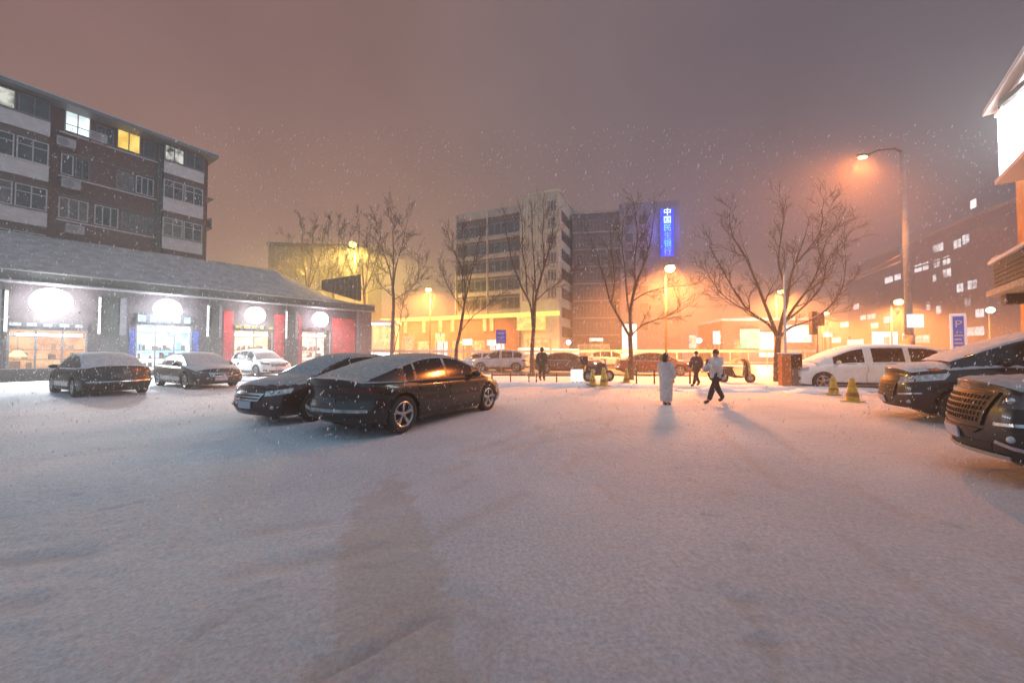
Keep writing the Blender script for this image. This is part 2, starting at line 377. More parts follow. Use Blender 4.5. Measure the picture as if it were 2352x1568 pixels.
def make_car(name, kind, paint, label, group=None, snow=.5, snowmat=None, detail=2, front=None, rear=None, glassmat=None,
             rimstyle=5, rimmat=None, snow_z=0.6, trim=None, lit=False, lens=None, cat='car', snow_th=.03):
    d = CARS[kind]; S = Shape(d)
    e = thing(name, label, cat, group=group)
    allf = []
    body = MB()
    xs = S.stations()
    rows = []
    for x in xs:
        h = S.half(x)
        full = [(y, z) for y, z in h] + [(-y, z) for y, z in h[-2::-1]]
        rows.append([S.warp(x, y, z) for y, z in full])
    body.grid(rows)
    for sg, row in ((1, rows[-1]), (-1, rows[0])):
        h = S.half(sg*S.xe); m = 14
        cap = [[S.warp(sg*S.xe, y*(1-2*i/m), z) for i in range(m+1)] for y, z in h]
        body.grid(cap)
    # greenhouse
    xa, xb = d['cab']; tum = d['tum']
    cx = [xa, xb] + list(d['ws']) + list(d['rg']) + [w for t in d['wins'] for w in t]
    n = 40
    for i in range(1, n):
        x = xa + (xb-xa)*i/n
        if min(abs(x-c) for c in cx) > .03: cx.append(x)
    cx = sorted(cx)
    TS = (0,.06,.14,.35,.6,.82,.92,1.0); GS = (.05,.12,.3,.6,1.0)
    crow = []; hs = []
    for x in cx:
        zb = S.sh(x) - .015; zr = max(S.rf(x), zb+.005); h = zr - zb; wb = S.hw(x)*.905
        pts = []
        for t in TS: pts.append((wb - tum*t*h*.9*(.75+.25*t), zb + t*h*.9))
        yt = pts[-1][0]
        for g in GS: pts.append((yt*(1-g), zb + h*(1-.1*(1-g)**3.0)))
        crow.append([(x, y, z) for y, z in pts] + [(x, -y, z) for y, z in pts[-2::-1]]); hs.append(h)
    nh = len(TS)+len(GS); nj = 2*nh-1
    cells = {}
    def cls(i, j):
        jj = j if j < nh-1 else nj-2-j      # mirrored index
        xm = (cx[i]+cx[i+1])/2
        if 1 < jj < 5 or jj == 5:
            if jj in (2,3,4,5) and min(hs[i], hs[i+1]) > .16:
                for k, (a, b) in enumerate(d['wins']):
                    if a < xm < b: return 'side_window', k, (0 if j < nh-1 else 1)
        if jj >= 8:
            if d['ws'][0] < xm < d['ws'][1]: return ('windscreen',)
            if d['rg'][0] < xm < d['rg'][1]: return ('rear_window',)
        return ('body',)
    for i in range(len(cx)-1):
        for j in range(nj-1):
            cells.setdefault(cls(i, j), []).append((crow[i][j], crow[i][j+1], crow[i+1][j+1], crow[i+1][j]))
    for q in cells.pop(('body',)): body.add(q, [(0,1,2,3)])
    # roof end caps are closed by the body below
    me_quads = [[Vector(body.v[k]) for k in f] for f in body.f]
    bo = body.build('body', paint, e, True)
    bm = bmesh.new(); bm.from_mesh(bo.data); bmesh.ops.remove_doubles(bm, verts=bm.verts, dist=.0015)
    bmesh.ops.recalc_face_normals(bm, faces=bm.faces); bm.to_mesh(bo.data); bm.free()
    bo.data.polygons.foreach_set('use_smooth', [True]*len(bo.data.polygons))
    gm = glassmat or M['glass']
    for key, qs in cells.items():
        mb = MB()
        for q in qs: 
            mb.add(q, [(0,1,2,3)])
            if key[0] != 'side_window': me_quads.append([Vector(p) for p in q])
        go = mb.build(key[0], gm, e, True)
        bm = bmesh.new(); bm.from_mesh(go.data); bmesh.ops.remove_doubles(bm, verts=bm.verts, dist=.001)
        bmesh.ops.recalc_face_normals(bm, faces=bm.faces); bm.to_mesh(go.data); bm.free()
        go.data.polygons.foreach_set('use_smooth', [True]*len(go.data.polygons))
    # dark underside
    u = MB(); hw = S.W/2
    u.box(-S.L/2+.45, -hw*.72, .17, S.L/2-.45, hw*.72, .62)
    u.box(-S.L/2+.25, -hw*.8, S.bt(-S.xe)+.06, S.L/2-.35, hw*.8, .6) if False else None
    x0, x1 = sorted(d['wheels'])
    u.box(x0+S.ar+.02, -hw*.88, .19, x1-S.ar-.02, hw*.88, .4)
    u.build('underbody', M['black'], e)
    for xw in d['wheels']:
        for sg in (1, -1): make_wheel(e, xw, sg*(S.W/2-.125), S, rimstyle, rimmat, sg)
    # snow lying on the upper faces
    if snow is not None:
        def h3(p): return math.sin(p.x*7.3+p.y*3.1)*math.sin(p.y*5.7-p.x*2.2+p.z*4.4)
        keep = []
        for q in me_quads:
            nrm = (q[2]-q[0]).cross(q[3]-q[1])
            if nrm.length < 1e-7: continue
            nrm.normalize()
            if nrm.z < 0: nrm = -nrm
            c = sum(q, Vector())/len(q)
            th = snow(c) if callable(snow) else snow
            if c.z > snow_z and nrm.z > th + .06*h3(c): keep.append((q, nrm))
        vid, acc, fs = {}, [], []
        for q, nrm in keep:
            ids = []
            for p in q:
                k = (round(p.x, 3), round(p.y, 3), round(p.z, 3))
                if k not in vid: vid[k] = len(acc); acc.append([p.copy(), Vector()])
                acc[vid[k]][1] += nrm; ids.append(vid[k])
            ids2 = []
            for i in ids:
                if i not in ids2: ids2.append(i)
            if len(ids2) >= 3: fs.append(tuple(ids2))
        ec = {}
        for f in fs:
            for a, b in zip(f, f[1:]+f[:1]): ec[frozenset((a, b))] = ec.get(frozenset((a, b)), 0)+1
        edge = set(i for k, c in ec.items() if c == 1 for i in k)
        mb = MB(); r2 = random.Random(len(fs))
        for i, (p, nv) in enumerate(acc):
            t = .004 if i in edge else snow_th*(.6+.8*r2.random())
            mb.v.append(tuple(p + nv.normalized()*t))
        mb.f = fs
        mb.build('snow_cover', snowmat or M['carsnow'], e, True)
    # door seams, handles, sills, mirrors
    seam = MB(); handle = MB()
    L2 = S.L/2
    def s_at(x, z):                       # distance along the body from the nose to side position x
        pl = S.perimeter(z); acc = 0
        for a, b in zip(pl, pl[1:]):
            l = math.hypot(b[0]-a[0], b[1]-a[1])
            if b[1] > .5*S.hw(0) and a[0] >= x >= b[0]: return acc + l*(a[0]-x)/(a[0]-b[0]+1e-9)
            acc += l
        return acc
    if detail >= 1:
        dx = [d['wins'][-1][1]+.1, d['wins'][-1][0]-.05, d['wins'][-2][0]-.02 if len(d['wins']) > 1 else 0]
        for xx in dx:
            if any(abs(xx-w) < S.ar*.9 for w in d['wheels']): xx = min(d['wheels'])+S.ar
            zt = S.sh(xx)-.02; zl = max(S.bottom(xx)+.04, .3)
            s1, s2 = s_at(xx, zl), s_at(xx, zt)
            for sg in (1, -1): patch(MB(), S, ((sg*s1,zl),(sg*(s1+.012),zl),(sg*(s2+.012),zt),(sg*s2,zt)), .003, .008, 1, 6).build('door_seam', M['seam'], e)
        for xx in dx[1:]:
            zz = S.sh(xx)-.13
            for sg in (1, -1):
                sx = s_at(xx+.2, zz)
                hb = MB(); patch(hb, S, ((sg*sx,zz),(sg*(sx+.2),zz),(sg*(sx+.2),zz+.03),(sg*sx,zz+.03)), .028, .03, 4, 1)
                hb.build('door_handle', trim or paint, e, True)
        st = MB()
        x0, x1 = sorted(d['wheels']); za = S.bt(0)+.02
        sa, sb = s_at(x1-S.ar-.02, za+.05), s_at(x0+S.ar+.02, za+.05)
        for sg in (1, -1): patch(MB(), S, ((sg*sa,za),(sg*sb,za),(sg*sb,za+.1),(sg*sa,za+.1)), .012, .03, 14, 1).build('sill_trim', M['black'], e, True)
        wa, wb_ = d['wins'][0][0], d['wins'][-1][1]
        for sg in (1, -1):
            pts = []; bt = MB()
            for i in range(15):
                x = wa + (wb_-wa)*i/14
                pts.append((x, sg*(S.hw(x)*.905+.006), S.sh(x)+.012))
            bt.tube(pts, .011, 5).build('belt_trim', trim or M['black'], e, True)
    for sg in (1, -1):
        xm = d['wins'][-1][1]-.1; zm = S.sh(xm)+.10
        y0 = S.hw(xm)*.9
        mm = MB(); mm.ball((xm, sg*(y0+.14), zm), .1, 12, 8, (.75, 1.15, .72))
        mm.tube([(xm-.02, sg*(y0-.02), zm-.06), (xm-.01, sg*(y0+.08), zm-.05)], .028, 6)
        mo = mm.build('mirror', paint, e, True)
    # front
    fr = dict(head=((.52,.60),(1.02,.66),(1.05,.76),(.50,.70)), grille=((-.42,.5),(.42,.5),(.46,.68),(-.46,.68)), bars=4, plate=.47,
              intake=((-.5,.28),(.5,.28),(.55,.4),(-.55,.4)), fog=((.62,.32),(.85,.34),(.85,.44),(.66,.44)), mesh=0, frame=True, logo=True)
    fr.update(front or {})
    hmat = M['headlit'] if lit else (lens or M['lens'])
    for sg in (1, -1):
        q = tuple((sg*s_, z) for s_, z in fr['head'])
        hp = patch(MB(), S, q, .008, .03, 10, 4).build('headlight', hmat, e, True)
        if detail >= 2:
            zc = sum(z for _, z in fr['head'])/4; sc = sum(s_ for s_, _ in fr['head'])/4
            px = S.on(sg*(sc-.12), zc, .004)
            MB().ball(px, .045, 10, 8).build('projector', M['chrome'], hp, True)
    if detail >= 1:
        g = fr['grille']
        gb = patch(MB(), S, g, .004, .02, 14, 3).build('grille', M['black'], e, True)
        bars = MB(); nb = fr['bars']
        for k in range(nb):
            r0 = (k+.25)/nb; r1 = (k+.75 if not fr['mesh'] else k+.55)/nb
            lp = lambda r, a, b: (a[0]+(b[0]-a[0])*r, a[1]+(b[1]-a[1])*r)
            patch(bars, S, (lp(r0,g[0],g[3]), lp(r0,g[1],g[2]), lp(r1,g[1],g[2]), lp(r1,g[0],g[3])), .016, .014, 14, 1)
        for k in range(fr['mesh']):
            r0 = (k+.2)/fr['mesh']; r1 = (k+.42)/fr['mesh']
            lp = lambda r, a, b: (a[0]+(b[0]-a[0])*r, a[1]+(b[1]-a[1])*r)
            patch(bars, S, (lp(r0,g[0],g[1]), lp(r1,g[0],g[1]), lp(r1,g[3],g[2]), lp(r0,g[3],g[2])), .013, .012, 1, 5)
        bars.build('grille_bars', fr.get('barmat') or M['chrome'], gb, True)
        if fr['frame']:
            fm = MB(); (a, b, c, dd) = g; t = .03
            patch(fm, S, (a, b, (b[0],b[1]+t), (a[0],a[1]+t)), .022, .02, 14, 1)
            patch(fm, S, ((dd[0],dd[1]-t), (c[0],c[1]-t), c, dd), .022, .02, 14, 1)
            patch(fm, S, (a, (a[0]+t,a[1]), (dd[0]+t,dd[1]), dd), .0225, .02, 1, 4)
            patch(fm, S, ((b[0]-t,b[1]), b, c, (c[0]-t,c[1])), .0225, .02, 1, 4)
            fm.build('grille_frame', fr.get('barmat') or M['chrome'], gb, True)
        if fr['intake']:
            patch(MB(), S, fr['intake'], .004, .02, 12, 2).build('intake', M['black'], e, True)
        for sg in (1, -1):
            if fr['fog']:
                fp = patch(MB(), S, tuple((sg*s_, z) for s_, z in fr['fog']), .006, .02, 5, 3).build('fog_lamp_panel', M['black'], e, True)
                zc = sum(z for _, z in fr['fog'])/4; sc = sum(s_ for s_, _ in fr['fog'])/4
                MB().ball(S.on(sg*sc, zc, .0), .04, 10, 8).build('fog_lamp', M['lens'], fp, True)
        if fr['plate']:
            z = fr['plate']
            patch(MB(), S, ((-.22,z-.07),(.22,z-.07),(.22,z+.07),(-.22,z+.07)), .034, .02, 6, 1).build('number_plate', M['plate'], e)
        for q in fr.get('extra', []):
            for sg in ((1, -1) if (len(q) < 4 or q[3]) else (1,)):
                patch(MB(), S, tuple((sg*a_, z_) for a_, z_ in q[0]), q[2] if len(q) > 2 else .014, .02, 10, 2).build(q[4] if len(q) > 4 else 'bumper_trim', q[1], e, True)
    # rear
    rr = dict(tail=((.5,.78),(1.12,.80),(1.06,.92),(.5,.90)), band=None, plate=.72, step=((-.75,.5),(.75,.5),(.78,.53),(-.78,.53)),
              valance=((-.7,.3),(.7,.3),(.74,.42),(-.74,.42)))
    rr.update(rear or {})
    for sg in (1, -1):
        patch(MB(), S, tuple((sg*s_, z) for s_, z in rr['tail']), .008, .03, 10, 3, rear=True).build('tail_light', M['redlens'], e, True)
    if detail >= 1:
        if rr['band']: patch(MB(), S, rr['band'], .010, .03, 14, 2, rear=True).build('light_band', M['redlens'], e, True)
        if rr['valance']: patch(MB(), S, rr['valance'], .006, .02, 12, 2, rear=True).build('bumper_valance', M['black'], e, True)
        if rr['step']: patch(MB(), S, rr['step'], .02, .03, 14, 1, rear=True).build('bumper_strip', rr.get('stepmat') or trim or M['chrome'], e, True)
        z = rr['plate']
        patch(MB(), S, ((-.22,z-.07),(.22,z-.07),(.22,z+.07),(-.22,z+.07)), .012, .02, 6, 1, rear=True).build('number_plate', M['plate_dim'], e)
    e['_'] = 0; del e['_']
    return e, S

def park(car, S, wheel_pt, heading, front=True, left=True):
    """stand the car so that one wheel touches wheel_pt; heading = (x,y) it points to"""
    h = Vector((heading[0], heading[1], 0)).normalized(); l = Vector((-h.y, h.x, 0))
    xw = S.d['wheels'][0 if front else 1]; yw = (S.W/2-.1)*(1 if left else -1)
    k = car.scale.x
    c = Vector((wheel_pt[0], wheel_pt[1], 0)) - h*xw*k - l*yw*k
    car.location = (c.x, c.y, 0); car.rotation_euler = (0, 0, math.atan2(h.y, h.x))
# ------------------------------------------------------------------ world, camera
def setup():
    cam = bpy.data.cameras.new('camera'); co = bpy.data.objects.new('camera', cam); COL.objects.link(co)
    cam.sensor_width = 36; cam.lens = 36 * F / 2352; cam.clip_end = 3000; cam.clip_start = .05
    co.location = (0, 0, CAMH); co.rotation_euler = (R(90) + PITCH, 0, 0)
    SC.camera = co
    vs = SC.view_settings; vs.view_transform = 'Standard'; vs.look = 'None'; vs.exposure = .3; vs.gamma = 1
    cy = SC.cycles
    cy.use_denoising = True; cy.max_bounces = 6; cy.diffuse_bounces = 3; cy.glossy_bounces = 3; cy.transparent_max_bounces = 10
    cy.volume_bounces = 0; cy.transmission_bounces = 3; cy.sample_clamp_indirect = 4
    w = bpy.data.worlds.new('World'); SC.world = w; w.use_nodes = True
    nt = w.node_tree; N, Lk = nt.nodes, nt.links
    tc = N.new('ShaderNodeTexCoord'); sx = N.new('ShaderNodeSeparateXYZ'); Lk.new(tc.outputs['Generated'], sx.inputs[0])
    def ramp(sock, a, b, stops):
        mr = N.new('ShaderNodeMapRange'); mr.inputs['From Min'].default_value = a; mr.inputs['From Max'].default_value = b
        Lk.new(sock, mr.inputs['Value'])
        rp = N.new('ShaderNodeValToRGB'); rp.color_ramp.interpolation = 'B_SPLINE'
        els = rp.color_ramp.elements
        while len(els) < len(stops): els.new(.5)
        for e, (p, c) in zip(els, stops): e.position = p; e.color = (*c, 1)
        Lk.new(mr.outputs[0], rp.inputs[0]); return rp.outputs[0]
    # city glow on the cloud: warm to the left, greyer to the right, from horizon (low) to overhead (high)
    low = ramp(sx.outputs['X'], -1, 1, SKY_LOW)
    high = ramp(sx.outputs['X'], -1, 1, SKY_HIGH)
    mr = N.new('ShaderNodeMapRange'); mr.inputs['From Min'].default_value = .02; mr.inputs['From Max'].default_value = .62
    mr.interpolation_type = 'SMOOTHSTEP'
    Lk.new(sx.outputs['Z'], mr.inputs['Value'])
    mx = N.new('ShaderNodeMix'); mx.data_type = 'RGBA'
    Lk.new(mr.outputs[0], mx.inputs['Factor']); Lk.new(low, mx.inputs[6]); Lk.new(high, mx.inputs[7])
    # unseen sky behind and above the camera is brighter and bluer, added as fill
    by = N.new('ShaderNodeMapRange'); by.interpolation_type = 'SMOOTHSTEP'
    by.inputs['From Min'].default_value = .45; by.inputs['From Max'].default_value = -.35
    Lk.new(sx.outputs['Y'], by.inputs['Value'])
    mb_ = N.new('ShaderNodeMix'); mb_.data_type = 'RGBA'; mb_.inputs[7].default_value = (*SKY_BACK, 1)
    Lk.new(by.outputs[0], mb_.inputs['Factor']); Lk.new(mx.outputs[2], mb_.inputs[6]); mx = mb_
    nz = N.new('ShaderNodeTexNoise'); nz.inputs['Scale'].default_value = 2.6; nz.inputs['Detail'].default_value = 5
    Lk.new(tc.outputs['Generated'], nz.inputs['Vector'])
    m2 = N.new('ShaderNodeMapRange'); m2.inputs['From Min'].default_value = .3; m2.inputs['From Max'].default_value = .7
    m2.inputs['To Min'].default_value = .89; m2.inputs['To Max'].default_value = 1.11
    Lk.new(nz.outputs['Fac'], m2.inputs['Value'])
    mu = N.new('ShaderNodeVectorMath'); mu.operation = 'SCALE'
    Lk.new(mx.outputs[2], mu.inputs[0]); Lk.new(m2.outputs[0], mu.inputs['Scale'])
    bg = N['Background']; bg.inputs['Strength'].default_value = SKY_STR
    # the faint natural night sky (sun far below the horizon) under the lit cloud
    sky = N.new('ShaderNodeTexSky'); sky.sky_type = 'NISHITA'; sky.sun_disc = False; sky.sun_elevation = R(-5); sky.sun_rotation = R(20)
    ad = N.new('ShaderNodeVectorMath'); ad.operation = 'ADD'
    sc = N.new('ShaderNodeVectorMath'); sc.operation = 'SCALE'; sc.inputs['Scale'].default_value = .06
    Lk.new(sky.outputs[0], sc.inputs[0]); Lk.new(mu.outputs[0], ad.inputs[0]); Lk.new(sc.outputs[0], ad.inputs[1])
    Lk.new(ad.outputs[0], bg.inputs['Color'])

def haze():
    m = bpy.data.materials.new('snow_haze_air'); m.use_nodes = True
    nt = m.node_tree; nt.nodes.remove(nt.nodes['Principled BSDF'])
    v = nt.nodes.new('ShaderNodeVolumePrincipled')
    v.inputs['Color'].default_value = (.97,.96,.95,1); v.inputs['Density'].default_value = HAZE; v.inputs['Anisotropy'].default_value = .4
    nt.links.new(v.outputs[0], nt.nodes['Material Output'].inputs['Volume'])
    o = MB().box(-140, -60, -1, 140, 170, 25).build('haze', m)
    tag(o, 'orange lit haze of falling snow filling the night air over the car park', 'haze', kind='stuff')

# ------------------------------------------------------------------ ground
STREET_A = math.atan2(-.165, .986)
ST = Frame((0, 16.6), STREET_A)            # local x along the street, y across it, away from the camera
def inpoly(x, y, P):
    c = False; n = len(P)
    for i in range(n):
        (x1, y1), (x2, y2) = P[i], P[(i+1) % n]
        if (y1 > y) != (y2 > y) and x < (x2-x1)*(y-y1)/(y2-y1)+x1: c = not c
    return c
def segd(x, y, a, b):
    dx, dy = b[0]-a[0], b[1]-a[1]; t = max(0, min(1, ((x-a[0])*dx+(y-a[1])*dy)/(dx*dx+dy*dy)))
    return math.hypot(x-a[0]-dx*t, y-a[1]-dy*t)
def ground():
    def axis(fine0, fine1, st, lo, hi, g=1.13):
        out = []; x = fine0
        while x <= fine1: out.append(x); x += st
        s_ = st
        while out[-1] < hi: s_ *= g; out.append(out[-1]+s_)
        s_ = st
        while out[0] > lo: s_ *= g; out.insert(0, out[0]-s_)
        return out
    xs = axis(-4.6, 5.2, .06, -420, 420); ys = axis(1.0, 7.2, .045, -120, 520, 1.07)
    patch_px = [(725,1566),(735,1450),(750,1330),(800,1210),(855,1120),(885,1085),(925,1110),(975,1200),(1015,1330),(1028,1450),(1020,1566)]  # outline of the camera holder's cast shadow, painted browner into the snow colour
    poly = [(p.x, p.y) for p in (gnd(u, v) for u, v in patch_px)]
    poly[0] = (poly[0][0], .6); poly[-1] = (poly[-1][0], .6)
    def gp(*a): return [(p.x, p.y) for p in (gnd(u, v) for u, v in a)]
    grooves = [(gp((715,1566),(860,1490),(1000,1405)), .045, .020), (gp((1010,1340),(1150,1390),(1180,1500)), .04, .008),
               (gp((0,958),(50,955),(100,950)), .12, .03), (gp((260,1005),(370,985),(480,960)), .25, .012),
               (gp((1060,1040),(1230,985),(1500,950),(1900,925)), .2, .02), (gp((1020,1080),(1200,1020),(1450,985),(1900,955)), .2, .015),
               (gp((1700,1390),(1760,1470),(1790,1560)), .05, .008), (gp((1370,1110),(1420,1150)), .05, .008),
               (gp((1330,905),(1300,960),(1180,1060),(900,1180),(300,1260),(0,1290)), .13, .012), (gp((1420,905),(1400,970),(1290,1090),(980,1240),(350,1350),(0,1390)), .13, .012),
               (gp((1560,905),(1640,980),(1790,1120),(2050,1320),(2352,1500)), .13, .010), (gp((1650,905),(1740,975),(1930,1100),(2200,1250),(2352,1330)), .13, .010),
               (gp((360,1560),(480,1440),(600,1380)), .06, .008), (gp((1110,1568),(1130,1440),(1030,1360)), .06, .008)]
    feet = [(1637,1187,.3),(1722,1268,.3),(1672,1140,.3),(1708,1383,.2),(2192,1205,.4),(1588,1105,.3),(1560,1075,.3),(1755,1480,.3)]
    fts = [(gnd(u, v), a) for u, v, a in feet]
    r2 = random.Random(3)
    ph = [(r2.uniform(-1,1), r2.uniform(-1,1), r2.uniform(0,6)) for _ in range(14)]
    mb = MB(); dirt_shadow = []  # real dirt in ruts and footprints, plus the painted shadow
    rows = []
    for y in ys:
        row = []
        for x in xs:
            z = 0; dd = 0.0
            if abs(x) < 30 and -2 < y < 30:
                for k, (a, b, c) in enumerate(ph):
                    fr = .7*1.32**k
                    z += math.sin((a*x+b*y)*fr*1.6+c+math.sin(x*.7+y*.5))*.011/1.25**k
                if y < 9 and abs(x) < 7:
                    z += (r2.random()-.5)*.012
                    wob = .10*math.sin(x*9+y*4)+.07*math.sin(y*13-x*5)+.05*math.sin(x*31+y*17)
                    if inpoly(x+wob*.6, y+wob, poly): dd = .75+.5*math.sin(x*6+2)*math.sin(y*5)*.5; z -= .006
                    for p, a in fts:
                        ex, ey = x-p.x, y-p.y
                        fx, fy = ex*math.cos(a)-ey*math.sin(a), ex*math.sin(a)+ey*math.cos(a)
                        q = (fx/.12)**2+(fy/.055)**2
                        if q < 3: z -= .022*max(0, 1-q) - .006*max(0, 1-abs(q-1.6)/.8); dd = max(dd, .8*max(0, 1-q))
                for pl, w, h in grooves:
                    for a, b in zip(pl, pl[1:]):
                        if abs(x-a[0]) > 14: continue
                        s_ = segd(x, y, a, b)
                        if s_ < 2*w and (w < .1 or math.sin(x*3.1+y*2.3)+math.sin(x*1.3-y*1.7) > -.6): z -= h*max(0, 1-s_/w); z += h*.45*max(0, 1-abs(s_-1.4*w)/(.6*w)); dd = max(dd, (.6 if w < .1 else .55)*max(0, 1-s_/w))
            z *= 1 - sstep((y-11.5)/3)
            row.append((x, y, z)); dirt_shadow.append(dd)
        rows.append(row)
    mb.grid(rows)
    m = bpy.data.materials.new('trodden_snow'); m.use_nodes = True
    nt = m.node_tree; N, Lk = nt.nodes, nt.links; b = N['Principled BSDF']
    b.inputs['Roughness'].default_value = .7; b.inputs['Specular IOR Level'].default_value = .4
    tc = N.new('ShaderNodeTexCoord')
    def noise(sc, det, rough=.55):
        n = N.new('ShaderNodeTexNoise'); n.inputs['Scale'].default_value = sc; n.inputs['Detail'].default_value = det; n.inputs['Roughness'].default_value = rough
        Lk.new(tc.outputs['Object'], n.inputs['Vector']); return n.outputs['Fac']
    def rmp(f, p0, p1, c0, c1):
        r = N.new('ShaderNodeValToRGB'); r.color_ramp.elements[0].position = p0; r.color_ramp.elements[1].position = p1
        r.color_ramp.elements[0].color = (*c0, 1); r.color_ramp.elements[1].color = (*c1, 1); Lk.new(f, r.inputs[0]); return r.outputs[0]
    base = rmp(noise(.35, 5), .35, .68, (.60,.65,.71), (.75,.80,.86))
    fine = rmp(noise(34, 8, .72), .36, .64, (.74,.74,.74), (1.10,1.10,1.10))
    mu = N.new('ShaderNodeMix'); mu.data_type = 'RGBA'; mu.blend_type = 'MULTIPLY'; mu.inputs['Factor'].default_value = 1
    Lk.new(base, mu.inputs[6]); Lk.new(fine, mu.inputs[7])
    at_ = N.new('ShaderNodeAttribute'); at_.attribute_name = 'dirt_shadow'
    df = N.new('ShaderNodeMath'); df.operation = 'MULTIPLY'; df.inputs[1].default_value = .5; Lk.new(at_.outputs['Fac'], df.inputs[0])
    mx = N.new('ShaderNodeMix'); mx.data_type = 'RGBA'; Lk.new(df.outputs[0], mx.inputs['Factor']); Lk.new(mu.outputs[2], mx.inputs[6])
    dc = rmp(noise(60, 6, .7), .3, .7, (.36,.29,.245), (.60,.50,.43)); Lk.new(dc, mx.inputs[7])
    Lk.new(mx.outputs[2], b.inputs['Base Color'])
    bp = N.new('ShaderNodeBump'); bp.inputs['Strength'].default_value = 1.0; bp.inputs['Distance'].default_value = .045
    ad = N.new('ShaderNodeMath'); ad.operation = 'ADD'; Lk.new(noise(32, 8, .72), ad.inputs[0]); Lk.new(noise(9, 3), ad.inputs[1])
    Lk.new(ad.outputs[0], bp.inputs['Height']); Lk.new(bp.outputs[0], b.inputs['Normal'])
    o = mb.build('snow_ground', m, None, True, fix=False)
    at2 = o.data.attributes.new('dirt_shadow', 'FLOAT', 'POINT'); at2.data.foreach_set('value', dirt_shadow)
    # soften the painted shadow edge
    o.data.update(); tag(o, kind='structure')
    # street: wet asphalt with slush, 4 mm above the sheet... the sheet undulates, so it lies clear of it
    road = mat('wet_slushy_asphalt', (.30,.285,.275), .32, var=1, col2=(.06,.055,.055), scale=.9, bump=.12, bscale=14, spec=.6, detail=7)
    r = MB(); r.grid([[tuple(ST.w(-260+20*i, y, .02)) for i in range(27)] for y in (5.6, 9, 13, 18, 25)])
    tag(r.build('road', road, None, True), kind='structure')
    # pavement: raised, snow covered, with a kerb
    pv = MB()
    xs2 = [-14+.5*i for i in range(110)]
    r3 = random.Random(5)
    prof = [(-.35,-.05),(-.2,.05),(-.05,.11),(.15,.135),(.6,.12),(2.5,.12),(5.0,.12),(5.45,.13),(5.6,.03)]
    rows = [[tuple(ST.w(x, y+(.10*math.sin(x*.9)+.06*math.sin(x*2.3) if y < .3 else 0), z+(r3.random()-.5)*.025)) for y, z in prof] for x in xs2]
    pv.grid(rows); tag(pv.build('pavement', M['snow'], None, True), kind='structure')
    pv = MB(); xs3 = [-80+2*i for i in range(32)]
    # snow bank between pavement and lot seen at the right
    lump = MB(); rows = []
    for i in range(90):
        x = 6 + .14*i; h = .07+.05*math.sin(x*1.7)+.04*math.sin(x*4.1)+r3.random()*.03
        rows.append([tuple(ST.w(x, -1.05+.38*math.cos(t)*-1, max(0, h*math.sin(t)*1.3)-.01)) for t in [math.pi*k/6 for k in range(7)]])
    lump.grid(rows); tag(lump.build('snow_bank', M['snow'], None, True), kind='structure')

# ------------------------------------------------------------------ windows
def window(parent, x0, x1, z0, z1, y, pane, frame, mull=2, transom=None, fw=.06, dep=.12, name='window'):
    mb = MB()
    mb.box(x0, y-.03, z0, x0+fw, y+dep, z1); mb.box(x1-fw, y-.03, z0, x1, y+dep, z1)
    mb.box(x0+fw, y-.03, z0, x1-fw, y+dep, z0+fw); mb.box(x0+fw, y-.03, z1-fw, x1-fw, y+dep, z1)
    for k in range(1, mull):
        x = x0+(x1-x0)*k/mull; mb.box(x-fw*.45, y-.022, z0+fw, x+fw*.45, y+dep, z1-fw)
    if transom:
        z = z0+(z1-z0)*transom; mb.box(x0+fw, y-.016, z-fw*.4, x1-fw, y+dep-.01, z+fw*.4)
    w = mb.build(name, frame, parent)
    MB().box(x0+fw, y+.02, z0+fw, x1-fw, y+.05, z1-fw).build('pane', pane, w)
    return w

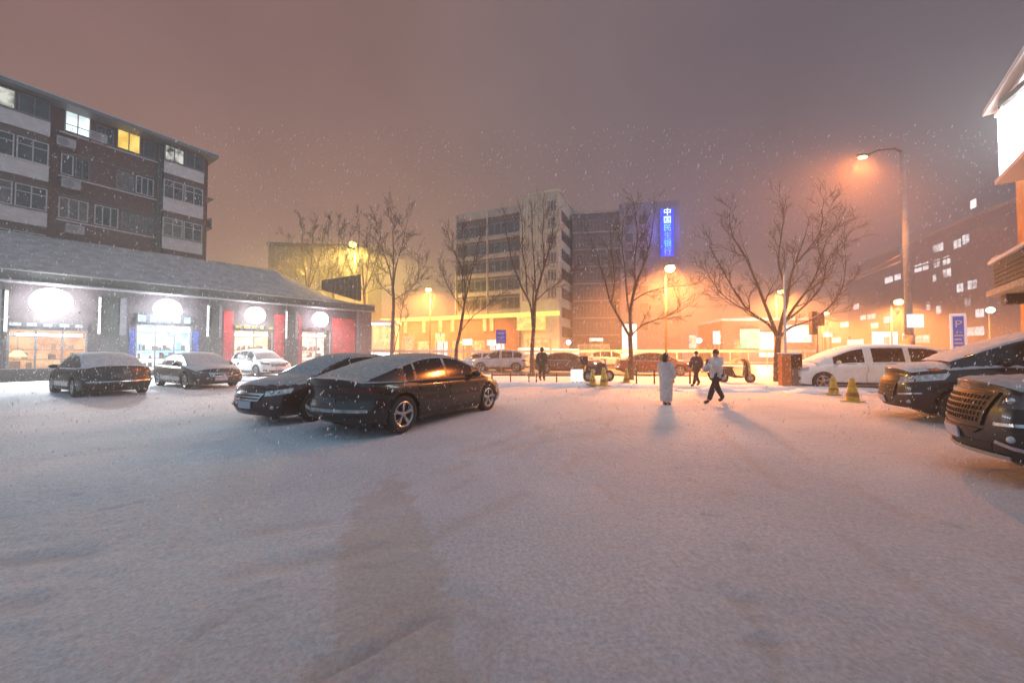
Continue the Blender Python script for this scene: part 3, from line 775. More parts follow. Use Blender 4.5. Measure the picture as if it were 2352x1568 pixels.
# ------------------------------------------------------------------ apartment block (left)
def apartment():
    A = Frame((at(474, 500, 31).x, 31), math.atan2(.842, .539))
    brick = mat('dark_red_brick', (.17,.085,.075), .85, var=1, col2=(.10,.05,.045), scale=5, bump=.3, bscale=30)
    white = mat('white_render_panel', (.62,.55,.54), .8, var=.12, scale=2.5, bump=.1)
    fr = mat('white_window_frame', (.5,.46,.45), .5, var=.1)
    grey = mat('grey_metal', (.16,.15,.15), .5, var=.2)
    dg = mat('unlit_window_glass', (.03,.03,.033), .12, var=.8, scale=1.6, spec=.6)
    dg2 = mat('curtained_window_glass', (.13,.115,.11), .25, var=.5, scale=3)
    cold = emat('cold_lit_room', (.78,.92,1.0), 1.8, var=.5, scale=1.1, col2=(.42,.5,.52))
    warm = emat('warm_lit_room', (1.0,.72,.18), 1.15, var=.3, scale=1.2, col2=(.8,.5,.08))
    dim = emat('dim_lit_room', (.9,.9,.8), .8, var=.9, scale=1.4, col2=(.04,.04,.04))
    e = A.empty('apartment_building', 'dark brick apartment block with white balcony panels and two lit top-floor windows', 'building')
    X = A.X; zr = A.loc(474, 362)[1]
    fl = [16.35, 13.4, 10.45, 7.5, 4.55]           # sill heights, top floor first
    dz = zr - 18.0
    fl = [f+dz for f in fl]
    xl, xr, xm0, xm1 = -24, 0.0, X(118), X(352)
    MB().box(xl, 0, 0, xr, 11, zr-.25).build('wall', brick, e)
    # roof slab with snow on it
    rf = MB().box(xl-.3, -1.25, zr-.25, xr+.35, 11.3, zr-.02).build('roof', grey, e)
    MB().box(xl-.25, -1.2, zr-.02, xr+.3, 11.2, zr+.08).build('roof_snow', M['carsnow'], rf)
    # projecting balcony stacks
    for (x0, x1, nm) in ((X(366, -.7), X(458, -.7), 4), (X(-70, -.7), X(96, -.7), 4)):
        bs = MB().box(x0+.05, -.62, 1, x1-.05, 0, zr-.25).build('balcony_stack', mat('dark_balcony_wall', (.12,.08,.075), .8, var=.3), e)  # plain darker wall colour behind the balcony panels
        for k, z in enumerate(fl):
            MB().box(x0-.02, -.74, z-.95, x1+.02, -.63, z-.02).build('balcony_panel', white, bs)
            MB().box(x0-.06, -.80, z-.02, x1+.06, -.60, z+.05).build('sill', grey if k != 1 else white, bs)
            hgt = 1.5 if k else 1.25
            half = (x0+x1)/2
            for a, b in ((x0, half-.04), (half+.04, x1)):
                pane = dim if (k == 0 and a == x0) else (dg2 if (k == 2 and a == x0) else dg)
                window(bs, a, b, z+.06, z+hgt, -.68, pane, fr if k else grey, 2, .68 if k else None)
    # end-wall trim
    MB().box(-.35, -.06, 1, 0.02, 0, zr-.25).build('corner_pier', brick, e)
    # middle bay
    for k, z in enumerate(fl):
        MB().box(xm0, -.10, z-.18, xm1, 0, z-.08).build('ledge', fr, e)
        if k: MB().box(xm0, -.09, z+1.5, xm1, 0, z+1.57).build('ledge', grey, e)
    def wr(u0, u1, k, pane, frame=grey, m=2, h=1.42, tr=None, y=-.05):
        return window(e, X(u0), X(u1), fl[k]+.02, fl[k]+h, y, pane, frame, m, tr)
    wr(130, 191, 0, cold, fr, 2, 1.5, .35); wr(205, 246, 0, dg, grey, 2, 1.2); wr(253, 309, 0, warm, grey, 2, 1.45); wr(316, 344, 0, dg, grey, 1, 1.2)
    wr(124, 154, 1, dg, fr, 1, 1.4); wr(158, 192, 1, dg, grey); wr(255, 296, 1, dg2, grey, 2, 1.4); wr(300, 342, 1, dg, fr, 3, 1.35)
    wr(122, 192, 2, dg2, fr, 3); wr(206, 262, 2, dg, fr, 3); wr(268, 345, 2, dg2, grey, 4)
    wr(125, 190, 3, dg, grey, 2); wr(210, 262, 3, dg, grey, 2); wr(270, 340, 3, dg, grey, 3)
    # downpipes
    pm = MB()
    for u in (352, 358):
        MB().tube([(X(u), -.12, 1), (X(u), -.12, zr-.4)], .06, 8).build('downpipe', grey, e)
    # side balcony on the gable end
    gb = MB().box(0, 1.0, fl[1]-1.1, .75, 3.5, fl[1]-.95).build('end_balcony', grey, e)
    MB().box(.68, 1.0, fl[1]-.95, .74, 3.5, fl[1]-.1).build('balcony_panel', white, gb)
    MB().box(0.0, .95, fl[1]+1.5, .8, 3.55, fl[1]+1.58).build('canopy', grey, gb)
    # air conditioners hang on the wall: things of their own
    acm = mat('air_conditioner_casing', (.42,.39,.39), .5, var=.15)
    labs = ['air conditioner under the cold lit top-floor window', 'air conditioner beside the yellow lit top-floor window',
            'air conditioner below the second-floor-from-top left window', 'lowest air conditioner on the dark brick middle bay']
    for (u, v), lb in zip(((152,328),(226,316),(163,424),(172,527)), labs):
        x, z = A.loc(u, v, -.3)
        ac = A.empty('air_conditioner', 'pale boxy '+lb, 'air conditioner', 'air conditioners on the apartment wall')
        ac.location = A.w(x, -.08, z)
        MB().box(-.42, -.36, -.3, .42, -.02, .3).build('casing', acm, ac, bevel=.02)
        f = MB()
        for rr_ in (.05, .11, .17, .22):
            f.tube([(-.12+rr_*math.cos(t), -.375, rr_*math.sin(t)) for t in [2*math.pi*q/16 for q in range(17)]], .008, 4)
        f.build('fan_grille', M['black'], ac)
        MB().box(-.4, -.34, -.36, -.34, .08, -.305).box(.34, -.34, -.36, .4, .08, -.305).build('bracket', grey, ac)
    return A

# ------------------------------------------------------------------ row of shops (left)
def shops():
    S = Frame((-20.0, 26.5), R(49))
    e = S.empty('shop_row', 'low row of shops with a snowy pitched roof and bright round lamps', 'shop building')
    X = S.X
    wallm = mat('painted_shop_wall', (.06,.052,.06), .75, var=.35, scale=1.5, bump=.15, bscale=20)
    redm = mat('red_painted_wall', (.42,.025,.035), .6, var=.35, scale=2)
    dark = mat('dark_pilaster', (.045,.05,.052), .7, var=.4, scale=2, bump=.15, bscale=20)
    metal = mat('gutter_metal', (.33,.34,.36), .4, metal=.4, var=.2)
    xe = X(846); ze = S.loc(115, 653, -.9)[1]; zr = 8.55
    x0 = -22
    bays = [X(u) for u in (115, 383, 585, 735)]; sp = (bays[3]-bays[0])/3
    wins = [(X(14), X(200), .45, 2.75), (X(310), X(441), .3, 3.25), (X(536), X(627), .3, 3.1), (X(692), X(760), .3, 3.2)]
    # wall in pieces round the openings
    wl = MB(); cur = x0
    for a, b, z0, z1 in wins:
        wl.box(cur, 0, 0, a, .3, ze); wl.box(a, 0, z1, b, .3, ze); wl.box(a, 0, 0, b, .3, z0); cur = b
    wl.box(cur, 0, 0, xe, .3, ze); wl.box(xe-.3, .3, 0, xe, 7.5, ze); wl.box(x0, 7.2, 0, xe-.3, 7.5, ze)
    wl.box(x0, .3, 0, xe-.3, 7.2, .05); wl.box(x0, .3, ze-.3, xe-.3, 7.2, ze-.2)
    wl.build('wall', wallm, e)
    for a, b in ((X(512), X(534)), (X(629), X(652)), (X(684), X(690)), (X(762), X(815))):
        MB().box(a, -.05, .1, b, -.003, 4.4).build('painted_panel', redm, e)
    blue = mat('blue_door_panel', (.02,.07,.38), .5, var=.3)
    for a, b in ((X(296), X(308)), (X(443), X(455))):
        MB().box(a, -.06, .1, b, -.003, 2.9).build('painted_panel', blue, e)
    # roof: snow over tile ribs, hipped at the right end
    def ridge(x):
        hx = xe - 6.5
        return zr if x < hx else zr - (x-hx)*.42
    nx = 190; rows = []
    for i in range(nx+1):
        x = x0 + (xe+.15-x0)*i/nx; rb = .05*abs(math.sin(x*9)); rows.append([])
        for k in range(9):
            t = k/8
            zt = ze+.62; rz = max(zt, ridge(x))
            rows[-1].append((x, -.95+4.9*t, zt+(rz-zt)*t + rb + .02*math.sin(x*2+k)))
        rows[-1].append((x, 8.4, ze+.6))
    roof = MB().grid(rows).build('roof', mat('thin_snow_on_tiles', (.50,.445,.45), .85, var=1, col2=(.30,.255,.26), scale=2.2, bump=.5, bscale=18, spec=.2, detail=9), e, True)
    MB().box(x0, -.9, ze+.08, xe+.1, 7.8, ze+.55).build('cornice', mat('cornice_board', (.09,.105,.10), .6, var=.5, scale=1.2), e)
    gt = MB(); gt.tube([(x0, -.98, ze+.02), (xe+.1, -.98, ze+.02)], .075, 8); gt.build('gutter', metal, e)
    gt = MB(); gt.tube([(x0, -.95, ze+.6), (xe+.1, -.95, ze+.6)], .05, 8); gt.build('eave_trim', metal, e)
    MB().box(x0, -.85, ze+.0, xe, -.02, ze+.06).build('soffit', mat('pale_soffit', (.12,.12,.125), .7, var=.2), e)
    # corner pier
    MB().box(X(818), -.5, 0, X(846), .0-.003, ze).build('corner_pier', mat('purple_grey_pier', (.11,.10,.125), .7, var=.3), e)
    # pilasters with sign boards
    for u0, u1 in ((-30, 8), (228, 292), (478, 508), (655, 682)):
        a, b = X(u0), X(u1)
        p = MB().box(a, -.35, 0, b, -.004, ze-.02).build('pilaster', dark, e)
        MB().box(a+.1, -.42, 2.6, a+(b-a)*.62, -.352, 4.7).build('sign_board', mat('green_grey_board', (.03,.045,.042), .4, var=.4), p)
        MB().box(a+(b-a)*.68, -.41, 2.5, b-.08, -.352, 4.7).build('side_panel', mat('pale_side_panel', (.16,.16,.19), .5, var=.2), p)
    # shop fronts
    fr = mat('shop_front_frame', (.22,.22,.24), .4, var=.2)
    pane = bpy.data.materials.new('shop_glass'); pane.use_nodes = True
    nt = pane.node_tree; nt.nodes.remove(nt.nodes['Principled BSDF'])
    t = nt.nodes.new('ShaderNodeBsdfTransparent'); g = nt.nodes.new('ShaderNodeBsdfGlossy'); g.inputs['Roughness'].default_value = .05
    mx = nt.nodes.new('ShaderNodeMixShader'); mx.inputs[0].default_value = .08
    nt.links.new(t.outputs[0], mx.inputs[1]); nt.links.new(g.outputs[0], mx.inputs[2]); nt.links.new(mx.outputs[0], nt.nodes['Material Output'].inputs['Surface'])
    looks = [((1,.62,.30), 1.0, (.75,.28,.10), (1,.95,.95)), ((.75,.95,1), 2.2, (.2,.5,.95), (.9,1,1)), ((1,.86,.55), 2.0, (1,.45,.2), (1,.98,.9)), ((1,.8,.62), 1.8, (.9,.3,.22), (1,.97,.92))]
    wood = mat('shop_shelf', (.25,.14,.08), .6, var=.4)
    for k, ((a, b, z0, z1), (c, s_, c2, cw)) in enumerate(zip(wins, looks)):
        w = window(e, a, b, z0, z1, .06, pane, fr, 3 if k in (0, 1) else 2, .82, .08, .14, 'shop_window')
        MB().box(a-.1, 1.7, .06, b+.1, 1.78, z1+.1).build('lit_interior', emat('lit_shop_interior', c, s_, var=.6, scale=1.6, col2=c2), w)
        MB().box(a+.2, .6, z1-.34, b-.2, 1.6, z1-.24).build('ceiling_light', emat('shop_ceiling_light', cw, 14, 'FRONT'), w)
        sh = MB()
        for q in range(3): sh.box(a+.1, 1.35, .5+.55*q, b-.1, 1.68, .55+.55*q)
        r2 = random.Random(k)
        for q in range(22):
            xx = a+.2+(b-a-.5)*r2.random(); zz = .55+.55*r2.randrange(3); sh.box(xx, 1.4, zz, xx+.08+.14*r2.random(), 1.6, zz+.12+.25*r2.random())
        sh.build('shelf', wood, w)
        sgn = [('shop_sign', (.75,.8,.85), 1.3), ('shop_sign', (.55,.85,1), 1.6), ('shop_sign', (1,.72,.15), 1.2), ('shop_sign', (.85,.35,.3), .8)][k]
        sg = MB().box(a, -.16, z1+.06, b, -.004, z1+(.38 if k != 1 else .62)).build(sgn[0], mat('sign_backing_%s' % 'abcd'[k], (.05,.06,.08), .4), e)
        n = 5; lm = emat('lit_sign', sgn[1], sgn[2], var=.5, scale=5)
        for q in range(n):
            xa = a+(b-a)*(q+.14)/n; MB().box(xa, -.19, z1+.12, xa+(b-a)/n*(.45+.25*r2.random()), -.163, z1+(.3 if k != 1 else .54)).build('lit_character', lm, sg)
    # floodlights shown as glare balls, one per bay, each with a bracket
    gl = [('leftmost glaring round white lamp over the orange lit shop', 0), ('glaring round white lamp over the blue lit shop', 1),
          ('glaring round lamp over the shop with the yellow sign', 2), ('rightmost glaring round lamp beside the red wall', 3)]
    for lb, k in gl:
        zl = S.loc((115,383,585,735)[k], (694,711,724,733)[k], -1.0)[1]
        xl = X((115,383,585,735)[k], -1.0)
        L = S.empty('round_lamp', lb, 'lamp', 'round lamps along the shop row'); L.location = S.w(xl, -1.0, zl)
        col = [(1,.97,.97), (.93,.95,1), (1,.93,.9), (1,.90,.92)][k]
        rad = [.74,.66,.60,.57][k]  # ball swollen to the size of the floodlight's glare
        MB().ball((0,0,0), rad, 20, 12).build('glare_ball', emat('lamp_glare', col, GLARE, 'AUTO'), L, True)
        lamp('lamp_light', 'SPOT', L, (0, -rad-.06, -.1), FLOOD, col, .5, R(104), .6, (R(-40), 0, 0))
        MB().tube([(0, .92, .25), (0, .5, rad*.9), (0, 0, rad*.98)], .04, 8).build('bracket', metal, L)
    # light tubes on the pilasters
    tb = [(10, 'leftmost upright light tube on the shop front'), (226, 'upright light tube between the orange and blue shops'), (476, 'upright light tube beside the blue shop'), (657, 'upright light tube beside the red shop wall')]
    for u, lb in tb:
        x = X(u, -.45); L = S.empty('light_tube', lb, 'wall light', 'upright light tubes on the shop pilasters'); L.location = S.w(x, -.45, 3.6)
        MB().tube([(0,0,-1.05),(0,0,1.05)], .055, 8).build('tube', emat('tube_light', (1,1,1), 1.6), L, True)
        MB().box(-.05, .02, -1.1, .05, .1, 1.1).build('holder', metal, L)
    # board on the roof near the right end
    b = [S.loc(u, v, .6) for u, v in ((742,643),(829,630),(830,691),(800,682),(742,664))]
    rb = MB().prism(b, .6, .95).build('roof_board', mat('dark_slatted_board', (.035,.04,.045), .6, var=.6, scale=6), None)
    rb.location = S.o; rb.rotation_euler = (0, 0, S.a)
    tag(rb, 'dark tapering slatted board standing on the right end of the shop roof', 'sign board')
    fl = MB()
    for q in range(8):
        u = 750+10*q; (xa, za), (xb, zb) = S.loc(u, 645-(u-750)*.15, .58), S.loc(u, 663+(u-750)*.28, .58)
        fl.box(xa, .56, zb, xa+.06, .598, za)
    fl.build('slats', mat('board_batten', (.10,.11,.12), .5, var=.3), rb)
    rb2 = rb
    # hanging paper lamp and chair in the first shop
    x, z = S.loc(40, 812, 1.0)
    L = S.empty('lampshade', 'yellow glowing lampshade inside the orange lit shop window', 'lamp'); L.location = S.w(x, 1.0, z)
    MB().lathe([(.12,.18),(.34,-.15),(.33,-.16),(.11,.17)], 20).build('shade', emat('yellow_shade', (1,.78,.3), 2.2), L, True)
    MB().tube([(0,0,.17),(0,0,1.2)], .01, 6).build('cord', M['black'], L)
    x, z = S.loc(38, 850, 1.0)
    c = S.empty('chair', 'brown chair under the lampshade in the orange lit shop', 'chair'); c.location = S.w(x, .95, .05); c.rotation_euler = (0, 0, S.a+.5)
    MB().box(-.22,-.22,.42,.22,.22,.47).build('seat', wood, c, bevel=.01)
    MB().box(-.22,.18,.5,.22,.23,.95).build('backrest', wood, c, bevel=.01)
    for a in (-.2,.17):
        for bb in (-.2,.19): MB().box(a,bb,0,a+.035,bb+.035,.415).build('leg', wood, c)
    # low planter wall in front of the first shop
    p = S.empty('planter_wall', 'low dark planter wall in front of the orange lit shop', 'planter'); p.location = S.w(X(40, -1.2), -1.2, 0)
    MB().box(-6, -.3, 0, 2.6, .3, .62).build('wall', mat('dark_planter', (.03,.028,.03), .8, var=.4, bump=.3), p, bevel=.03)
    MB().box(-5.9, -.22, .62, 2.5, .22, .66).build('snow_top', M['carsnow_thin'], p)
    return S
# ------------------------------------------------------------------ text
def text_mesh(txt, size, m, parent, name='lettering', depth=.01):
    c = bpy.data.curves.new(name, 'FONT'); c.body = txt; c.size = size; c.align_x = 'CENTER'; c.align_y = 'CENTER'; c.extrude = depth
    o = bpy.data.objects.new(name, c); COL.objects.link(o)
    bpy.context.view_layer.update()
    me = bpy.data.meshes.new_from_object(o.evaluated_get(bpy.context.evaluated_depsgraph_get()))
    bpy.data.objects.remove(o)
    n = bpy.data.objects.new(name, me); COL.objects.link(n); me.materials.clear(); me.materials.append(m); n.parent = parent
    return n

# ------------------------------------------------------------------ buildings over the street
def far_buildings():
    conc = mat('pale_concrete', (.40,.36,.30), .8, var=.2, scale=.6, bump=.1)
    cream = mat('cream_tower_cladding', (.52,.46,.34), .75, var=.15, scale=.8)
    dark = mat('dark_facade', (.085,.075,.08), .7, var=.3, scale=.5)
    band = mat('facade_band', (.30,.27,.25), .7, var=.2, scale=1)
    glass = mat('far_window_glass', (.035,.035,.04), .15, var=.7, scale=.7, spec=.6)
    fr = mat('far_window_frame', (.25,.23,.22), .6, var=.2)
    redb = mat('reddish_lower_facade', (.13,.065,.045), .8, var=.3, scale=.5)
    yel = emat('yellow_light_strip', (1,.74,.16), 1.5)
    yel2 = emat('yellow_lit_sign', (1,.80,.22), 1.15, var=.3, scale=2)
    warm = emat('warm_lit_window', (1,.66,.28), 1.7, var=.6, scale=1.5, col2=(.6,.25,.08))
    pale = emat('pale_lit_window', (.9,.95,1), 2.2, var=.5, scale=1.2)
    # corner block with cream tower (left wing recedes to the left)
    ang = math.atan2(-.395, .918)
    c0 = at(1285, 700, 48)
    B = Frame((c0.x - .918*15.9, c0.y + .395*15.9), ang)
    e = B.empty('office_block', 'grey office block with cream corner tower and yellow light strip', 'building')
    X = B.X; W = X(1285); xt = X(1196); zt = B.loc(1240, 447)[1]; zl = B.loc(1120, 484)[1]
    MB().box(0, .4, 6.6, xt, 14, zl).build('left_wing', dark, e)
    tw = MB().box(xt, 0, 0, W, 11.5, zt).build('corner_tower', cream, e)
    MB().box(xt-.15, -.15, zt, W+.15, 11.6, zt+.35).build('parapet', conc, tw)
    for k in range(7):
        z = 7.4+2.65*k
        if z+1.6 > zl: break
        MB().box(.0, .18, z-.55, xt-.01, .395, z).build('band', band, e)
        window(e, .15, xt*.5-.1, z+.1, z+1.75, .36, glass, fr, 5, None, .07)
        window(e, xt*.5+.1, xt-.15, z+.1, z+1.75, .36, glass, fr, 5, None, .07)
    MB().box(0, .1, zl-.9, xt-.01, .395, zl+.15).build('parapet', band, e)
    for f in (.0, .495, .985): MB().box(xt*f, .02, 6.6, xt*f+.16, .17, zl).build('fin', conc, e)
    # vertical ribs of the tower face
    rb = MB(); n = 12
    for k in range(n): x = xt+.2+(W-xt-.5)*k/(n-1); rb.box(x, -.12, 8.4, x+.12, -.003, zt-.2)
    rb.build('rib', conc, tw)
    for k in range(6): window(tw, W-1.5, W-.4, 8.6+2.3*k, 10+2.3*k, -.02, glass, fr, 1)
    # side face windows (right)
    sd = MB()
    for k in range(7):
        sd.box(W+.003, 1.2, 3.5+2.6*k, W+.06, 10.5, 4.9+2.6*k)
    sd.build('side_window_band', glass, tw)
    # lower storeys
    low = MB().box(-13, -.5, 0, xt, 14, 6.55).build('podium', redb, e)
    MB().box(-13.3, -.9, 6.2, W+.2, -.51, 6.75).build('light_strip', yel, e)
    for u0, u1, v0, v1 in ((1188,1252,720,757),): 
        (xa, za), (xb, zb) = B.loc(u0, v0, -.7), B.loc(u1, v1, -.7)
        sg = MB().box(xa, -.85, zb, xb, -.52, za-.15).build('lit_sign', yel2, e)
    for u in (972, 1038, 1112, 1128, 1010, 930):
        x = X(u, -.8); z1 = 6.1; MB().box(x-.22, -.85, z1-1.7, x+.22, -.55, z1).build('hanging_light', yel2, e)
    r2 = random.Random(4)
    for k in range(9):
        x = -12.3+3.05*k
        if x+2.2 > xt: break
        window(e, x, x+2.3, .5, 3.1, -.52, warm if k % 3 else pale, fr, 2, .8, .08, .02)
    window(tw, xt+1.0, W-1.2, .3, 3.2, -.02, warm, fr, 3, .8, .08, .02)
    # dark wing right of the tower, carrying the blue sign
    Wf = Frame(B.w(W+.4, 5.5)[:2], math.atan2(-.165, .986))
    d = Wf.empty('bank_building', 'dark office wing right of the cream tower carrying a blue sign', 'building')
    X = Wf.X; xe = X(1562); zt2 = Wf.loc(1400, 488)[1]
    MB().box(0, 0, 0, xe, 14, zt2).build('wall', dark, d)
    MB().box(-.1, -.15, zt2, xe+.15, 14.1, zt2+.3).build('roof_edge', band, d)
    xq = X(1425)
    MB().box(xq, -.6, 0, xe+.05, -.003, zt2+.9).build('pale_bay', mat('lilac_grey_cladding', (.17,.155,.175), .75, var=.2), d)
    for k in range(7):
        z = 4.2+2.45*k
        lit = (k == 3)
        n = 4
        for q in range(n):
            x = .5+(xq-.8)*q/n
            window(d, x, x+(xq-.8)/n-.35, z, z+1.5, -.01, pale if (lit and q in (2, 3)) else glass, fr, 2, None, .06)
        MB().box(0.1, -.1, z-.42, xq-.02, -.003, z-.2).build('band', band, d)
    for q in range(2):
        for k in range(7):
            x = xq+.6+1.9*q; window(d, x, x+1.2, 4.4+2.45*k, 5.8+2.45*k, -.63, glass, fr, 1)
    MB().box(0, -.35, 2.9, xq-.1, -.003, 3.7).build('shop_fascia', redb, d)
    window(d, .6, xq-1.4, .3, 2.7, -.02, warm, fr, 4, .8, .08, .02)
    # illuminated blue sign standing out from the building
    x0, zb = Wf.loc(1519, 588, -1.2); x1, zt3 = Wf.loc(1547, 478, -1.2)
    s = Wf.empty('blue_bank_sign', 'tall blue illuminated sign with six white characters', 'sign'); s.location = Wf.w((x0+x1)/2, -1.2, zb)
    h = zt3-zb; w = (x1-x0)
    MB().box(-w/2, -.02, 0, w/2, .4, h).build('case', emat('blue_sign_face', (.03,.07,.95), 1.3), s)
    for k, ch in enumerate('中国民生银行'):
        t = text_mesh(ch, h/6*.98, emat('sign_character', [(.75,.9,1),(.6,.9,1),(.25,.72,1),(.2,.6,1),(.2,.78,1),(.35,.6,1)][k], [2.6,2.6,1.6,1.2,1.4,1.3][k]), s, 'character')
        t.location = (0, -.06, h*(5.5-k)/6); t.rotation_euler = (R(90), 0, 0)
    MB().box(-.1, .4, h*.2, .1, 1.15, h*.25).box(-.1, .4, h*.75, .1, 1.15, h*.8).build('bracket', M['black'], s)
    lamp('sign_glow', 'POINT', s, (0, -.9, h*.55), 800, (.10,.14,1), .6)
    # long office with rows of lit windows, far right
    O = Frame(at(2120, 700, 74)[:2], math.atan2(-.94, -.337))
    X = O.X
    o = O.empty('lit_office', 'long hazy office building with slanting rows of white lit windows behind the lamp post', 'building')
    MB().box(X(1950), 0, 0, X(2375), 12, 24.2).build('wall', mat('hazy_office_wall', (.30,.25,.26), .8, var=.15, scale=.4), o)
    MB().box(X(1950)-.2, -.25, 24.2, X(2375)+.2, 12.2, 24.6).build('roof_edge', conc, o)
    for lv in range(6):
        MB().box(X(1952), -.12, 3+3.9*lv, X(2374), -.004, 3.35+3.9*lv).build('band', band, o)
    rects = [(2210,2228,538,560),(2190,2209,550,570),(2142,2168,560,578),(2165,2184,590,606),(2143,2160,598,612),(2100,2118,610,622),(2119,2134,604,618),(2032,2052,636,648),(2054,2070,628,642),
             (2165,2186,620,634),(2142,2152,634,646),(2222,2246,645,662),(2197,2214,654,668),(2127,2138,692,714),(1992,2012,720,731),(1976,1990,724,732),(2215,2232,690,700),(2000,2018,745,752),(1960,1974,700,708),(1905,1932,774,788),(1946,1984,777,795),(2072,2094,762,784),(2102,2136,768,790),(2216,2262,757,764),(1930,1950,742,749),(2030,2052,730,738),(2240,2262,715,724),(2150,2163,706,716),(2228,2244,465,472)]
    wl = emat('white_lit_window', (1,.95,.97), 1.9, var=.35, scale=2)
    for u0, u1, v0, v1 in rects:
        xa, za = O.loc(u0, (v0+v1)/2); xb, zb = O.loc(u1, (v0+v1)/2)
        xa, xb = min(xa, xb), max(xa, xb); zc = O.loc((u0+u1)/2, (v0+v1)/2)[1]
        hh = max(.8, (v1-v0)*.5/849*66)
        window(o, xa, xb, zc-hh, zc+hh, -.02, wl, fr, 2 if u1-u0 > 16 else 1, None, .06, .01)
    # unlit windows between them
    r2 = random.Random(8)
    for lv in range(3):
        for q in range(9):
            x = X(2370)+ (X(1960)-X(2370))*(q+.2)/9 if X(1960) > X(2370) else X(1960)+(X(2370)-X(1960))*(q+.2)/9
            z = 4.3+3.9*lv
            ok = all(abs(O.loc((a+b)/2, (c+dd)/2)[0]-x-1.2) > 2.4 or abs(O.loc((a+b)/2, (c+dd)/2)[1]-z-.8) > 1.4 for a, b, c, dd in rects)
            if ok: window(o, x, x+2.4, z, z+1.5, -.012, glass, fr, 2, None, .06, .01)
    # green lit shop beyond the street
    G = Frame(at(1690, 700, 44)[:2], R(-8))
    g = G.empty('green_lit_shop', 'single storey shop with glowing green and white front behind the tree', 'shop building')
    X = G.X
    MB().box(X(1660), 0, 0, X(1880), 8, 5.2).build('wall', mat('far_shop_wall', (.16,.12,.10), .8, var=.3), g)
    MB().box(X(1658), -.2, 5.2, X(1882), 8.2, 5.5).build('roof', M['snow'], g)
    MB().box(X(1700), -.4, 1.9, X(1742), -.003, 4.2).build('green_sign', emat('green_lit_sign', (.03,.70,.42), 1.1, var=.5, scale=1.2, col2=(.25,.9,.7)), g)
    MB().box(X(1744), -.5, .9, X(1772), -.003, 3.8).build('white_sign', emat('white_lit_sign', (.8,1,.93), 1.7, var=.3, scale=1), g)
    MB().box(X(1805), -.5, 2.6, X(1858), -.003, 4.6).build('white_sign', emat('white_lit_sign_b', (1,.95,.9), 1.6, var=.4, scale=1), g)
    window(g, X(1685), X(1700), .4, 3, -.02, warm, fr, 1); window(g, X(1775), X(1800), .4, 3, -.02, warm, fr, 2)
    lamp('shop_glow', 'POINT', g, (X(1735), -1.5, 3), 500, (.25,1,.75), .5)
    # low building far left behind the shops
    Lf = Frame(at(610, 700, 62)[:2], R(6))
    l = Lf.empty('low_brown_building', 'low brown building half hidden behind the shop roof', 'building')
    X = Lf.X
    zz = Lf.loc(700, 566)[1]
    MB().box(X(612), 0, 0, X(842), 10, zz).build('wall', mat('brown_wall', (.24,.14,.09), .8, var=.3), l)
    MB().box(X(610), -.3, zz, X(845), 10.2, zz+.5).build('roof', mat('brown_roof_edge', (.12,.08,.06), .8), l)
    for q in range(7):
        x = X(630)+(X(830)-X(630))*q/7
        for lv in range(3): window(l, x, x+1.5, zz-2.6-3*lv, zz-1.0-3*lv, -.02, glass, fr, 2, None, .06)
    # white lit kiosk right of the shop row
    K = Frame(at(850, 800, 40)[:2], R(10))
    k = K.empty('kiosk', 'small brightly lit white kiosk just beyond the end of the shop row', 'kiosk')
    X = K.X
    (xa, zt4) = K.loc(849, 745); xb = X(908)
    MB().box(xa, .0, 0, xb, 3, zt4+.2).build('wall', mat('kiosk_wall', (.6,.55,.5), .7), k)
    MB().box(xa-.2, -.6, zt4+.2, xb+.2, 3.2, zt4+.45).build('roof', M['snow'], k)
    MB().box(xa+.1, -.06, .2, xb-.1, -.003, 1.7).build('lit_window', emat('kiosk_light', (1,.93,.82), 3.0), k)
    MB().box(xa+.3, -.06, 1.85, xb-.5, -.003, zt4-.1).build('poster', emat('kiosk_poster', (1,.5,.22), 1.2, var=.7, scale=1.2, col2=(.6,.8,.3)), k)
    MB().box(xa+.1, -.1, zt4-.06, xb-.1, -.003, zt4+.15).build('light_strip', emat('kiosk_strip', (1,.95,.85), 2.4), k)
    # pale wall and lights at the far side of the street
    f = ST.empty('street_railing', 'long pale railing along the far side of the street', 'railing'); f.location = ST.w(0, 19.5, 0)
    pale_p = mat('pale_railing_paint', (.62,.60,.58), .5, var=.15)
    mb = MB(); mb.box(-60, -.04, 1.45, 60, .04, 1.7); mb.box(-60, -.03, .5, 60, .03, .62); mb.build('rail', pale_p, f)
    mb = MB()
    for q in range(80): mb.box(-60+1.5*q, -.03, .02, -59.93+1.5*q, .03, 1.46)
    mb.build('posts', pale_p, f)
    # hoarding with light boxes
    for (u0, u1, v0, v1, Y, lb) in ((1190,1262,799,812,44,'long white light box low on the left of the tower'), (1268,1330,801,813,45,'long white light box under the bank wing')):
        a, b = at(u0, v0, Y), at(u1, v1, Y)
        t = thing('light_box', lb, 'light box', (a.x, Y, b.z), 0)
        MB().box(0, 0, 0, b.x-a.x, .3, a.z-b.z).build('face', emat('light_box_face', (1,.93,.8), 1.8), t)
        MB().box(.1, .1, -b.z, .2, .2, -.003).box(b.x-a.x-.2, .1, -b.z, b.x-a.x-.1, .2, -.003).build('leg', fr, t)
    a, b = at(2008, 762, 46), at(2062, 790, 46)
    t = thing('billboard', 'white lit billboard behind the white van', 'billboard', (a.x, 46, 0))
    MB().box(0, 0, 1.9, b.x-a.x, .3, a.z).build('panel', emat('billboard_face', (1,.95,.93), 2.0), t)
    MB().box(1.1, -.02, 2.3, 1.9, -.003, 3.4).build('picture', emat('billboard_print', (.8,.45,.5), 1.0, var=.5, scale=2), t)
